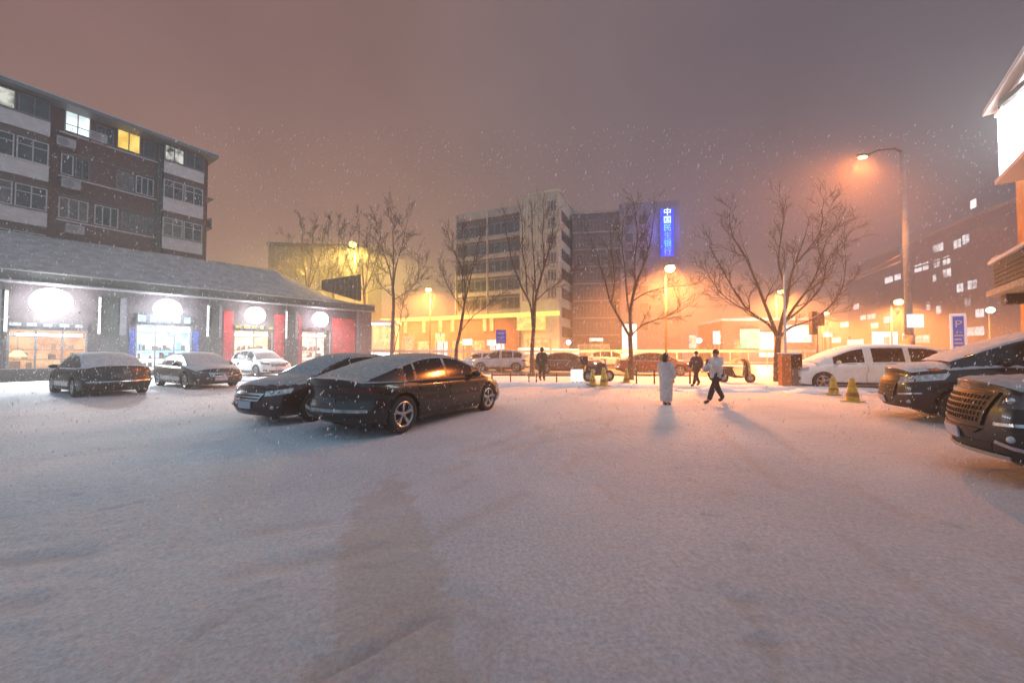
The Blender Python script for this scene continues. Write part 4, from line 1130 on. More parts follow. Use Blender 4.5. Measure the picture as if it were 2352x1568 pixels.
    MB().tube([(.6,.15,0),(.6,.15,1.9)], .1, 8).tube([(b.x-a.x-.6,.15,0),(b.x-a.x-.6,.15,1.9)], .1, 8).build('post', fr, t)
    a, b = at(1431, 744, 45), at(1463, 818, 45)
    t = thing('light_box', 'upright pale green white light box behind the V-forked tree', 'light box', (a.x, 45, 0))
    MB().box(0, 0, .25, b.x-a.x, .4, a.z).build('face', emat('pale_column_face', (.92,1,.86), 1.7, var=.3, scale=1), t)
    MB().box(.2, .05, 0, .5, .35, .247).box(b.x-a.x-.5, .05, 0, b.x-a.x-.2, .35, .247).build('foot', fr, t)
    # lit shop windows and boards along the far pavement
    sl = [(1062,1084,778,792,(1,.97,.92),1.9,'white'),(1118,1140,780,793,(.85,1,.9),1.6,'pale green'),(1000,1020,765,785,(1,.8,.3),1.7,'yellow'),(925,950,772,800,(1,.5,.22),1.3,'orange'),
          (1355,1385,776,783,(1,.92,.85),1.8,'long white'),(1585,1600,770,800,(1,.75,.6),1.2,'pink'),(1640,1655,760,790,(1,.95,.95),1.6,'slim white'),(1895,1912,762,774,(1,.85,.8),1.5,'pale pink')]
    for u0, u1, v0, v1, c, st, nm in sl:
        Y = 43.5; a, b = at(u0, v0, Y), at(u1, v1, Y)
        t = thing('light_board', nm+' lit board across the street '+{1062:'between the curved slim tree and the upright tree',1118:'beside the blue road sign',1000:'between the orange lamp and the curved slim tree',925:'between the kiosk and the orange lamp',1355:'between the upright tree and the V-forked tree',1585:'just right of the bank wing',1640:'left of the green lit shop',1895:'just right of the traffic signal'}[u0], 'light board', (a.x, Y, 0), 0, 'lit boards across the street')
        MB().box(0, 0, b.z, b.x-a.x, .25, a.z).build('face', emat('board_face', c, st, var=.5, scale=2.5), t)
        if b.z > .1: MB().box(.05, .05, 0, .17, .2, b.z-.003).box(b.x-a.x-.17, .05, 0, b.x-a.x-.05, .2, b.z-.003).build('post', fr, t)
    # pale blinking shop light right of the bank
    for (u, v, Y, r_, c, s_, lb) in ((1606,782,44,.30,(.9,.92,1),6,'small white floodlight right of the bank wing'),(1306,786,46,.30,(1,.95,1),5,'small white floodlight under the bank wing'),
                                     (2275,712,38,.32,(.5,1,.8),4,'small green white lamp near the right-hand building')):
        p = at(u, v, Y); t = thing('floodlight', lb, 'lamp', (p.x, p.y, 0))
        MB().ball((0,0,p.z), r_, 14, 8).build('bulb', emat('flood_bulb', c, s_), t, True)
        MB().tube([(0,.1,0),(0,.1,p.z)], .06, 8).build('pole', fr, t)

# ------------------------------------------------------------------ restaurant with white sign (right edge)
def right_building():
    Fm = Frame((16.9, 12.25), math.atan2(-.755, -.656))       # local x runs toward the camera, y into the building
    e = Fm.empty('restaurant', 'corner of a restaurant with upturned eave, white sign and orange wall', 'building')
    X = Fm.X
    wallm = mat('orange_wall', (.48,.27,.12), .7, var=.25, scale=1.5, bump=.1)
    tile = mat('dark_roof_tile', (.022,.018,.016), .6, var=.4, scale=4)
    green = mat('dark_green_fascia', (.035,.05,.05), .5, var=.5, scale=2)
    MB().box(0, 0, 0, 12, 9, 8.9).build('wall', wallm, e)
    # upturned eave
    ye = -.75
    xt, zt = Fm.loc(2291, 238, ye)
    rows = []
    for i in range(25):
        x = xt+12*i/24; up = .55*max(0, 1-i*.14)**2
        rows.append([(x, ye, zt-.10-.55+up), (x, ye+.02, zt+.08-.55+up), (x, .3, zt+.25+up*.7), (x, 1.6, zt+1.2), (x, 4.5, zt+2.9)])
    mb = MB().grid(rows)
    mb.grid([[(p[0][0], ye, p[0][2]), (p[0][0], 0, zt-.5)] for p in rows])
    mb.grid([rows[0], [(0, 0, zt-.5)]*5])
    mb.build('roof', tile, e, True)
    MB().box(max(.0, xt)+.1, -.32, zt-1.0, 12, -.003, zt-.55).build('cornice', mat('painted_cornice', (.42,.24,.10), .6, var=.5, scale=5), e)
    # glaring white sign box
    x0, z0 = Fm.loc(2296, 410, -.62); _, z1 = Fm.loc(2296, 262, -.62)
    MB().box(x0, -.62, z0, x0+5.5, -.15, z1).build('sign_box', emat('white_sign_face', (.90,1,1), SIGN, 'FRONT'), e)
    fm = mat('sign_frame', (.55,.58,.6), .5)
    fb = MB(); fb.box(x0-.05, -.68, z1+.02, x0+5.6, -.1, z1+.12); fb.box(x0-.12, -.70, z0-.16, x0+5.6, -.1, z0-.02); fb.build('sign_frame', fm, e)
    MB().box(x0-.35, -.85, z1+.28, x0+5, -.1, z1+.38).box(x0+.05, -.6, z1+.12, x0+.2, -.15, z1+.28).build('ledge', fm, e)
    MB().box(x0-.33, -.83, z1+.38, x0+5, -.12, z1+.46).build('ledge_snow', M['snow'], e)
    # fascia board with a snow cap over the entrance
    x2, z2 = Fm.loc(2284, 668, -.7); _, z3 = Fm.loc(2284, 606, -.7)
    MB().box(x2, -.7, z2, x2+8, -.05, z3).build('fascia', green, e)
    MB().box(x2-.1, -.8, z3+.002, x2+8, -.003, z3+.10).build('fascia_snow', M['snow'], e)
    MB().ball((x2+.35, -.6, z3+.12), .22, 14, 8, (1.2, 1, .5)).build('snow_lump', M['snow'], e, True)
    MB().box(x2-.12, -.85, z2-.18, x2+8, -.003, z2-.003).build('canopy', mat('canopy_edge', (.28,.29,.3), .5, var=.3), e)
    MB().box(x2+.15, -.6, z2-.5, x2+.6, -.1, z2-.183).build('bracket', tile, e)
    sl = MB()
    for k in range(5): sl.box(x2+.1, -.73, z2+.1+(z3-z2-.2)*k/5, x2+7.9, -.702, z2+.1+(z3-z2-.2)*k/5+.05)
    sl.build('slats', mat('fascia_batten', (.06,.075,.08), .5), e)
    MB().box(.8, -.06, .4, 3.2, -.003, 2.9).build('lit_doorway', emat('warm_doorway', (1,.58,.22), 1.0, var=.4), e)

# ------------------------------------------------------------------ street lamps
def lamps():
    conc = mat('pale_lamp_post', (.27,.34,.37), .7, var=.2, scale=2, bump=.1)
    steel = mat('lamp_steel', (.07,.07,.07), .6, metal=.3)
    ob = emat('sodium_bulb', (1,.62,.20), 22)
    ob2 = emat('sodium_bulb_far', (1,.66,.22), 9)
    OR = (1,.30,.06)
    # tall post at the right
    b = gnd(2091, 872); t = thing('street_lamp', 'tall pale lamp post with long arm glowing orange over the white van', 'street lamp', (b.x, b.y, 0))
    H = at(2069, 345, b.y).z
    ax = at(1992, 362, b.y).x - b.x
    MB().tube([(0,0,0),(0,0,2.4)], .24, 14).build('base', mat('post_base_grey', (.20,.21,.21), .8, var=.3), t, True)
    MB().tube([(0,0,2.4),(0,0,H*.6),(-.06,0,H)], [.19,.155,.10], 14).build('pole', conc, t, True)
    MB().tube([(-.06,0,H-.1),(-.5,0,H+.08),(ax*.7,0,H-.0),(ax,0,H-.25)], [.07,.06,.05,.045], 8).build('arm', steel, t, True)
    MB().ball((ax-.25,0,H-.3), .3, 14, 8, (1.3,.6,.32)).build('lamp_head', steel, t, True)
    MB().ball((ax-.25,0,H-.40), .17, 12, 8, (1.25,.8,.4)).build('bulb', ob, t, True)
    lamp('lamp_light', 'SPOT', t, (ax-.25, 0, H-.55), LAMP*.95, (1,.25,.05), .3, R(138), .7, (0, R(30), 0))
    z = at(2098, 738, b.y).z
    pb = MB().box(-.42, -.36, z-.35, .42, -.30, z+.35).build('notice_board', emat('lit_notice', (1,.96,.92), 1.2), t)
    MB().tube([(-.28,0,z),( .28,0,z)], .285, 10).build('band', steel, t) if False else None
    # overhead cables from the post
    for k, (pts, lb) in enumerate((([(2069,585),(1990,625),(1905,648),(1780,668)], 'upper snow-lined cable running from the lamp post toward the tree'), ([(2070,600),(1985,634),(1890,648),(1700,650)], 'lower snow-lined cable running from the lamp post toward the street'))):
        P = [at(u, v, b.y+i*6) for i, (u, v) in enumerate(pts)]
        o = MB().tube(P, .025, 5).build('overhead_cable', mat('snowy_cable', (.5,.4,.35), .8), None, True)
        tag(o, lb, 'cable')
    # lamps along the street
    specs = [(1528, 622, 30, .36, 1.0, 'orange street lamp glowing just under the blue sign', 0),
             (988, 668, 46, .34, .42, 'orange street lamp left of the office block', 1),
             (1782, 672, 46, .34, .65, 'orange street lamp seen through the big bare tree', 1),
             (1888, 722, 66, .40, .6, 'small far orange street lamp right of the big tree', 1),
             (2046, 696, 44, .40, .6, 'orange street lamp left of the tall pale post', 1),
             (816, 566, 52, .5, .7, 'yellow lamp shining among the trees behind the shop roof', 2)]
    for u, v, Y, r_, k, lb, kind in specs:
        p = at(u, v, Y); t = thing('street_lamp', lb, 'street lamp', (p.x, Y, 0), 0, 'street lamps beyond the trees')
        c = (1,.62,.12) if kind == 2 else OR
        MB().tube([(0,0,0),(0,0,p.z*.6),(0,0,p.z+.35)], [.13,.10,.07], 10).build('pole', steel, t, True)
        MB().tube([(0,0,p.z+.3),(0,-.5,p.z+.45),(0,-.9,p.z+.3)], .04, 6).build('arm', steel, t, True)
        MB().lathe([(.02,.32),(r_*.75,.12),(r_*.95,-.02),(r_*.9,-.05)], 16, 'z', Matrix.Translation((0,-.9,p.z+.1))).build('lamp_head', steel, t, True)
        MB().ball((0,-.9,p.z), r_, 16, 10, (1,1,.85)).build('bulb', emat('yellow_bulb', (1,.85,.25), 5) if kind == 2 else (ob if kind == 0 else ob2), t, True)
        lamp('lamp_light', 'SPOT', t, (0, -.9, p.z - r_ - .12), LAMP*FARK*k*(1 if kind else .5), c, 1.0, R(168), .35)
# ------------------------------------------------------------------ trees
def bark_mat():
    m = mat('winter_bark', (.11,.075,.05), .85, var=.35, scale=9, bump=.4, bscale=30)
    nt = m.node_tree; N, Lk = nt.nodes, nt.links; b = N['Principled BSDF']
    src = b.inputs['Base Color'].links[0].from_socket
    g = N.new('ShaderNodeNewGeometry'); sx = N.new('ShaderNodeSeparateXYZ'); Lk.new(g.outputs['Normal'], sx.inputs[0])
    mr = N.new('ShaderNodeMapRange'); mr.inputs['From Min'].default_value = .55; mr.inputs['From Max'].default_value = .85; mr.inputs['To Max'].default_value = .7
    Lk.new(sx.outputs['Z'], mr.inputs[0])
    mx = N.new('ShaderNodeMix'); mx.data_type = 'RGBA'; mx.inputs[7].default_value = (.6,.6,.62,1)   # snow lodged on top of the limbs
    Lk.new(mr.outputs[0], mx.inputs['Factor']); Lk.new(src, mx.inputs[6]); Lk.new(mx.outputs[2], b.inputs['Base Color'])
    return m
def rot_about(d, ang, rr):
    a = Vector((rr.gauss(0,1), rr.gauss(0,1), rr.gauss(0,1))); a = (a - d*a.dot(d)).normalized()
    return Matrix.Rotation(ang, 3, a) @ d
def twig(mb, p, d, L, r, lv, rr, up=.10, rmin=.006, kids_=(6,5,4), wander=.16):
    n = max(3, int(L/.28)) if lv else 3
    pts, st = [p.copy()], L/n; dirs = [d.copy()]
    for i in range(n):
        d = (d + Vector((rr.gauss(0,wander), rr.gauss(0,wander), rr.gauss(0,wander*.7)+up))).normalized()
        pts.append(pts[-1] + d*st); dirs.append(d.copy())
    mb.tube(pts, [max(rmin, r*(1-.75*i/n)) for i in range(n+1)], 5 if lv > 1 else 3, cap=False)
    if lv <= 0: return
    for k in range(kids_[min(lv, len(kids_))-1]):
        t = .22+.75*(k+rr.random())/kids_[min(lv, len(kids_))-1]; i = min(n-1, int(t*n)); q = pts[i].lerp(pts[i+1], t*n-i)
        twig(mb, q, rot_about(dirs[i+1], R(rr.uniform(18, 48)), rr), L*rr.uniform(.42, .68), max(rmin, r*(1-.7*t)*.6), lv-1, rr, up, rmin, kids_, wander)
def px_tree(name, label, trunk, limbs, Y0, seed, r0=.14, spread=1.2, kids_=(5,5,5), twl=1.25, group='bare trees along the pavement', rmin=.007, lv=3):
    """trunk and limbs follow the photographed outline, each limb leaning its own way towards or from the camera"""
    rr = random.Random(seed)
    b = at(*trunk[0], Y0); t = thing(name, label, 'tree', (b.x, Y0, 0), 0, group)
    def W(u, v, dy): p = at(u, v, Y0+dy); return Vector((p.x-b.x, dy, p.z))
    tr, cr = MB(), MB()
    def smooth(P, R_):
        out, ro = [], []
        for i in range(len(P)-1):
            p0, p1, p2, p3 = P[max(i-1,0)], P[i], P[i+1], P[min(i+2,len(P)-1)]
            for k in range(4):
                s = k/4; out.append(.5*((2*p1)+(p2-p0)*s+(2*p0-5*p1+4*p2-p3)*s*s+(3*p1-p0-3*p2+p3)*s**3)); ro.append(R_[i]*(1-s)+R_[i+1]*s)
        return out+[P[-1]], ro+[R_[-1]]
    tp = [W(u, v, 0) for u, v in trunk]; tp[0].z = -.1
    n = len(tp); P, RR = smooth(tp, [r0*(1.25 if i == 0 else 1-.28*i/(n-1)) for i in range(n)])
    tr.tube(P, RR, 10)
    for li, (pts, r1) in enumerate(limbs):
        lean = rr.uniform(-1, 1)*spread if li else spread*.3
        P = [W(u, v, lean*(i/(len(pts)-1))**1.2) for i, (u, v) in enumerate(pts)]
        P, RR = smooth(P, [max(.02, r1*(1-.78*i/(len(pts)-1))) for i in range(len(pts))])
        tr.tube(P, RR, 7, cap=False)
        m = len(P)
        for k in range(7):
            i = min(m-2, int(m*(.28+.72*k/7))); d = (P[i+1]-P[i]).normalized()
            twig(cr, P[i], rot_about(d, R(rr.uniform(15, 45)), rr), twl*rr.uniform(.6, 1.1)*(1-.25*k/7), RR[i]*.6, lv-1, rr, .07, rmin, kids_)
        twig(cr, P[-1], (P[-1]-P[-2]).normalized(), twl*.9, RR[-1], lv-1, rr, .06, rmin, kids_)
    tr.build('trunk', M['bark'], t, True, fix=False); cr.build('crown', M['bark'], t, True, fix=False)
    return t
def trees():
    M['bark'] = bark_mat()
    px_tree('bare_tree', 'big spreading bare tree forking low beside the barrier cabinet', [(1787,888),(1784,840),(1788,772)],
        [([(1786,775),(1765,745),(1722,715),(1692,676),(1665,630),(1640,585)], .075), ([(1786,772),(1762,712),(1742,660),(1712,590),(1684,545),(1678,520)], .085),
         ([(1789,770),(1796,735),(1808,690),(1815,640),(1832,590),(1850,540)], .10), ([(1806,700),(1800,650),(1788,600),(1795,540),(1800,500)], .06),
         ([(1800,745),(1825,705),(1862,655),(1882,610),(1895,560)], .075), ([(1808,735),(1850,700),(1888,655),(1900,600),(1930,560)], .06),
         ([(1790,775),(1815,752),(1860,735),(1905,705),(1935,660),(1943,600)], .065), ([(1720,714),(1690,700),(1655,672),(1632,640)], .04), ([(1825,610),(1850,580),(1880,540),(1890,500)], .045)], 17.2, 11, .17, 1.3, twl=1.3)
    px_tree('bare_tree', 'bare V-forked tree between the yellow bollards and the red car', [(1449,880),(1449,820),(1447,772)],
        [([(1446,772),(1425,735),(1402,692),(1390,645),(1375,600),(1362,560)], .075), ([(1450,772),(1448,715),(1462,650),(1480,605),(1495,550),(1500,510)], .095),
         ([(1448,735),(1440,680),(1436,620),(1428,560),(1430,520)], .055), ([(1452,768),(1478,745),(1520,730),(1560,715)], .04), ([(1455,690),(1485,672),(1530,660),(1585,655)], .04),
         ([(1460,655),(1458,600),(1464,545),(1460,500)], .05), ([(1404,695),(1412,650),(1408,600),(1402,550)], .04)], 18.6, 23, .15, 1.2, twl=1.15)
    px_tree('bare_tree', 'bare upright tree in front of the cream tower', [(1223,870),(1222,810),(1226,752)],
        [([(1224,755),(1218,700),(1196,655),(1176,600),(1168,560),(1160,520)], .075), ([(1227,752),(1230,690),(1242,640),(1258,585),(1268,540),(1272,505)], .10),
         ([(1226,740),(1224,690),(1228,630),(1224,570),(1222,510)], .06), ([(1240,650),(1250,600),(1246,540),(1250,495)], .055), ([(1232,690),(1255,668),(1282,650),(1310,625)], .04),
         ([(1210,672),(1208,620),(1200,570),(1200,520)], .045)], 21, 31, .15, 1.2, twl=1.15)
    px_tree('bare_tree', 'slim curved bare tree behind the front of the grey sedan', [(1049,868),(1048,805),(1056,765),(1064,715)],
        [([(1064,717),(1068,665),(1060,620),(1045,580),(1032,550)], .06), ([(1066,700),(1078,650),(1088,600),(1098,555)], .055), ([(1057,763),(1085,728),(1115,705),(1145,680)], .035),
         ([(1064,690),(1062,640),(1066,590),(1062,545)], .045), ([(1066,712),(1048,690),(1030,660),(1018,630)], .035)], 21.5, 41, .12, 1.1, twl=1.05)
    px_tree('bare_tree', 'hazy pale bare tree just right of the shop row', [(899,866),(900,790),(904,700),(902,660)],
        [([(902,662),(895,620),(880,575),(872,530)], .07), ([(903,660),(910,610),(925,560),(932,520)], .07), ([(904,690),(930,672),(955,650),(965,620)], .04), ([(902,650),(904,600),(902,540),(898,500)], .06),
         ([(902,680),(880,660),(862,630),(850,590)], .045), ([(899,830),(915,760),(925,700),(934,660)], .05)], 29, 53, .16, 1.6, twl=1.6, rmin=.011)
    for i, (u, v0, v1, Y, s, lb) in enumerate(((705,690,525,44,61,'far brown bare tree left of the yellow lamp'), (765,690,520,46,62,'far brown bare tree just left of the yellow lamp'), (836,690,515,44,63,'far brown bare tree right of the yellow lamp'))):
        px_tree('bare_tree', lb, [(u,815),(u+2,720),(u,v0-20)], [([(u,v0-20),(u-22,v0-55),(u-40,v0-95),(u-46,v1+30)], .10), ([(u,v0-20),(u-4,v0-70),(u-12,v0-110),(u-10,v1)], .11),
            ([(u,v0-20),(u+18,v0-60),(u+30,v0-100),(u+38,v1+25)], .10), ([(u,v0-10),(u+8,v0-70),(u+12,v0-110),(u+14,v1+5)], .09), ([(u,v0-15),(u-30,v0-30),(u-58,v0-60)], .07), ([(u,v0-15),(u+30,v0-30),(u+50,v0-60)], .07)],
            Y, s, .22, 2.2, twl=1.7, kids_=(4,5,5), group='far trees behind the shop roof', rmin=.018)

# ------------------------------------------------------------------ people
def skin(V, E, root, sub=1):
    """V: name -> ((x,y,z), radius or (rx,ry)); one continuous skinned surface"""
    names = list(V); me = bpy.data.meshes.new('skin_tmp')
    me.from_pydata([V[k][0] for k in names], [(names.index(a), names.index(b)) for a, b in E], [])
    o = bpy.data.objects.new('skin_tmp', me); COL.objects.link(o)
    sm = o.modifiers.new('s', 'SKIN'); sm.use_smooth_shade = True; sm.branch_smoothing = .6
    for k, sv in zip(names, me.skin_vertices[0].data):
        r = V[k][1]; sv.radius = (r, r) if not hasattr(r, '__len__') else r
        sv.use_root = (k == root)
    if sub: ss = o.modifiers.new('b', 'SUBSURF'); ss.levels = sub; ss.render_levels = sub
    bpy.context.view_layer.update()
    out = bpy.data.meshes.new_from_object(o.evaluated_get(bpy.context.evaluated_depsgraph_get()))
    bpy.data.objects.remove(o)
    return out
def mesh_obj(name, me, m, parent=None):
    o = bpy.data.objects.new(name, me); COL.objects.link(o); o.data.name = name
    me.materials.clear(); me.materials.append(m); me.polygons.foreach_set('use_smooth', [True]*len(me.polygons))
    if parent: o.parent = parent
    return o
def person(label, loc, rz, H, J, clothes, skinm, hairm, hair='short', long_coat=None):
    """J: joints in units of the height, x = the person's left, -y = the way they face"""
    s = H
    def v(p): return (p[0]*s, p[1]*s, p[2]*s)
    V = {}; E = []
    def add(n, p, r, par=None):
        V[n] = (v(p), tuple(q*s for q in r) if hasattr(r, '__len__') else r*s)
        if par: E.append((par, n))
    add('pelvis', J['pelvis'], (.075,.055)); add('waist', J['waist'], (.068,.05), 'pelvis'); add('chest', J['chest'], (.085,.06), 'waist')
    add('base', J['base'], (.05,.04), 'chest'); add('neck', J['neck'], .032, 'base'); add('jaw', J['jaw'], (.036,.042), 'neck'); add('head', J['head'], (.045,.054), 'jaw'); add('top', J['top'], .034, 'head')
    for sd in 'lr':
        add('sh'+sd, J['sh'+sd], .036, 'base'); add('el'+sd, J['el'+sd], .026, 'sh'+sd); add('wr'+sd, J['wr'+sd], .017, 'el'+sd)
        w, el = Vector(J['wr'+sd]), Vector(J['el'+sd]); d = (w-el).normalized(); hd = w + d*.038
        add('palm'+sd, tuple(hd), (.02,.013), 'wr'+sd)
        nx = d.cross(Vector((0,1,0))) if abs(d.y) < .9 else d.cross(Vector((1,0,0))); nx.normalize(); cu = d.cross(nx).normalized()
        for q, (o_, ln) in enumerate(((-.018,.036),(-.006,.042),(.006,.040),(.018,.032))):
            k1 = hd + d*.018 + nx*o_; k2 = k1 + d*ln*.55 + cu*.006; k3 = k2 + d*ln*.4 + cu*.014
            add(f'f{q}a'+sd, tuple(k1), .0052, 'palm'+sd); add(f'f{q}b'+sd, tuple(k2), .0048, f'f{q}a'+sd); add(f'f{q}c'+sd, tuple(k3), .004, f'f{q}b'+sd)
        t1 = hd - d*.012 - nx*.022; t2 = t1 + d*.022 - nx*.010 + cu*.008
        add('t1'+sd, tuple(t1), .006, 'palm'+sd); add('t2'+sd, tuple(t2), .005, 't1'+sd)
        add('hip'+sd, J['hip'+sd], .056, 'pelvis'); add('kn'+sd, J['kn'+sd], .036, 'hip'+sd); add('an'+sd, J['an'+sd], .024, 'kn'+sd)
        a = Vector(J['an'+sd]); f = Vector(J.get('toe'+sd, (a.x, a.y-.11, .018))); add('toe'+sd, tuple(f), .02, 'an'+sd)
    body = mesh_obj('person', skin(V, E, 'pelvis', 1), skinm)
    body.location = loc; body.rotation_euler = (0, 0, rz)
    tag(body, label, 'person')
    # face: nose, ears
    bm = bmesh.new(); bm.from_mesh(body.data)
    hd = Vector(v(J['head']))
    for off, r in (((0,-.058,-.012), .010), ((.046,-.004,-.01), .012), ((-.046,-.004,-.01), .012), ((0,-.050,-.034), .009)):
        bmesh.ops.create_icosphere(bm, subdivisions=2, radius=r*s, matrix=Matrix.Translation(hd+Vector(v(off))))
    bm.to_mesh(body.data); bm.free(); body.data.polygons.foreach_set('use_smooth', [True]*len(body.data.polygons))
    for sg in (1, -1): MB().ball(tuple(hd+Vector(v((.018*sg,-.052,.004)))), .007*s, 8, 6).build('eye', M['black'], body, True)
    def shell(name, parts, grow, m, sub=1, root=None):
        VV = {k: (V[k][0], tuple(q+grow*s for q in V[k][1]) if hasattr(V[k][1], '__len__') else V[k][1]+grow*s) for k in parts}
        EE = [(a, b) for a, b in E if a in VV and b in VV]
        return mesh_obj(name, skin(VV, EE, root or parts[0], sub), m, body)
    for name, parts, grow, m in clothes: shell(name, parts, grow, m)
    # hair
    hb = MB(); c = v(J['head'])
    if hair == 'hood':
        hb.ball((c[0], c[1]+.012*s, c[2]+.004*s), .066*s, 14, 10, (.95,1.0,1.12)); hb.build('hood', clothes[0][3], body, True)
    else:
        hb.ball((c[0], c[1]+.014*s, c[2]+.014*s), .060*s, 14, 10, (.92,.98,1.02))
        if hair == 'long':
            hb.tube([(c[0], c[1]+.03*s, c[2]+.02*s), (c[0], c[1]+.05*s, c[2]-.05*s), (c[0], c[1]+.055*s, c[2]-.12*s)], [.055*s,.055*s,.03*s], 12)
        hb.build('hair', hairm, body, True)
    if long_coat:
        m, prof = long_coat
        rows = []
        for z, rx, ry, cx, cy in prof:
            rows.append([((cx+rx*math.cos(t)*(1+.03*math.sin(5*t+z*9)))*s, (cy+ry*math.sin(t))*s, z*s) for t in [2*math.pi*k/20 for k in range(20)]])
        MB().grid(rows, True).build('coat_skirt', m, body, True)
    return body
def people():
    sk = mat('skin', (.42,.26,.19), .6); hair = mat('dark_hair', (.012,.010,.010), .5)
    coat = mat('pale_padded_coat', (.55,.47,.46), .8, var=.12, scale=12, bump=.3, bscale=14); dk = mat('black_trousers', (.012,.012,.014), .8)
    lg = mat('light_grey_jacket', (.50,.50,.52), .75, var=.12, scale=10, bump=.25, bscale=14); br = mat('dark_brown_coat', (.05,.035,.03), .85); ol = mat('dark_olive_coat', (.035,.035,.025), .85)
    base = dict(pelvis=(0,0,.53), waist=(0,0,.61), chest=(0,.005,.73), base=(0,.01,.805), neck=(0,.004,.845), jaw=(0,-.008,.885), head=(0,-.005,.93), top=(0,.0,.968),
        shl=(.105,.01,.80), ell=(.135,.02,.63), wrl=(.125,-.03,.49), shr=(-.105,.01,.80), elr=(-.135,.02,.63), wrr=(-.125,-.03,.49),
        hipl=(.055,0,.50), knl=(.06,-.01,.28), anl=(.06,.015,.05), hipr=(-.055,0,.50), knr=(-.06,-.01,.28), anr=(-.06,.015,.05))
    arms = ['chest','base','waist','pelvis','shl','ell','wrl','shr','elr','wrr']
    legs = ['pelvis','hipl','knl','anl','hipr','knr','anr']
    shoes = lambda: [('shoe', ['anl','toel'], .012, dk), ('shoe', ['anr','toer'], .012, dk)]
    # long pale coat, hands to the face
    J = dict(base); J.update(ell=(.14,-.07,.66), wrl=(.05,-.11,.78), elr=(-.135,.0,.63), wrr=(-.12,-.06,.50), anl=(.035,.015,.05), anr=(-.04,.015,.05), knl=(.045,-.005,.28), knr=(-.05,-.005,.28))
    g = gnd(1530, 931)
    person('person with dark hair standing in a long pale padded coat reaching the ankles', g, R(140), 1.47, J,
        [('coat', arms, .030, coat)]+shoes(), sk, hair, 'long',
        (coat, [(.80,.105,.075,0,0),(.76,.130,.088,0,0),(.62,.128,.09,0,0),(.52,.125,.098,0,0),(.40,.122,.10,0,0),(.25,.118,.10,0,0),(.10,.112,.10,0,0),(.085,.10,.09,0,0)]))
    # light jacket, phone arm raised, striding
    J = dict(base); J.update(ell=(.13,-.10,.66), wrl=(.10,-.22,.74), elr=(-.15,-.05,.65), wrr=(-.10,-.17,.60), hipl=(.055,0,.50), knl=(.08,-.15,.28), anl=(.10,-.26,.055), hipr=(-.055,0,.50), knr=(-.08,.10,.28), anr=(-.09,.25,.06))
    g = gnd(1645, 924)
    p2 = person('person in a light grey jacket and black trousers holding up a phone', g, R(-75), 1.58, J,
        [('jacket', arms, .046, lg), ('trousers', legs, .022, dk)]+shoes(), sk, hair, 'short',
        (lg, [(.78,.10,.07,0,0),(.70,.128,.092,0,0),(.58,.128,.098,0,0),(.47,.130,.10,0,0),(.455,.118,.09,0,0)]))
    s = 1.58; w = Vector(J['wrl'])*s
    d = Matrix.Rotation(R(-75), 3, 'Z') @ (w + Vector((-.01,-.10,.05)))
    ph = MB().box(-.037,-.006,-.075,.037,.006,.075).build('mobile_phone', mat('phone_case', (.03,.03,.035), .3), None, bevel=.004)
    ph.location = Vector(g)+d; ph.rotation_euler = (R(-15), 0, R(-75)); tag(ph, 'dark mobile phone in the raised hand of the person in grey', 'phone')
    MB().box(-.034,.0062,-.07,.034,.0075,.07).build('screen', emat('phone_screen', (1,.62,.45), 1.2), ph)
    # dark walker behind, to the left
    J = dict(base); J.update(knl=(.06,-.10,.29), anl=(.06,-.17,.05), knr=(-.06,.05,.28), anr=(-.06,.17,.07), ell=(.135,.06,.64), wrl=(.125,.02,.50), elr=(-.135,-.06,.64), wrr=(-.12,-.14,.53))
    g = gnd(1600, 886, .12)
    person('person in a dark coat walking left behind the two figures in the lot', g, R(-70), 1.42, J, [('coat', arms, .040, br), ('trousers', legs, .02, dk)]+shoes(), sk, hair, 'short',
        (br, [(.78,.10,.07,0,0),(.70,.125,.09,0,0),(.55,.125,.098,0,0),(.43,.128,.10,0,0),(.42,.115,.09,0,0)]))
    J = dict(base)
    g = gnd(1245, 874, .12)
    person('person in a dark hooded coat standing beside the upright tree', g, R(160), 1.6, J, [('coat', arms, .040, ol), ('trousers', legs, .02, ol)]+shoes(), sk, hair, 'hood',
        (ol, [(.80,.10,.07,0,0),(.70,.135,.09,0,0),(.55,.13,.095,0,0),(.38,.125,.095,0,0),(.37,.11,.085,0,0)]))

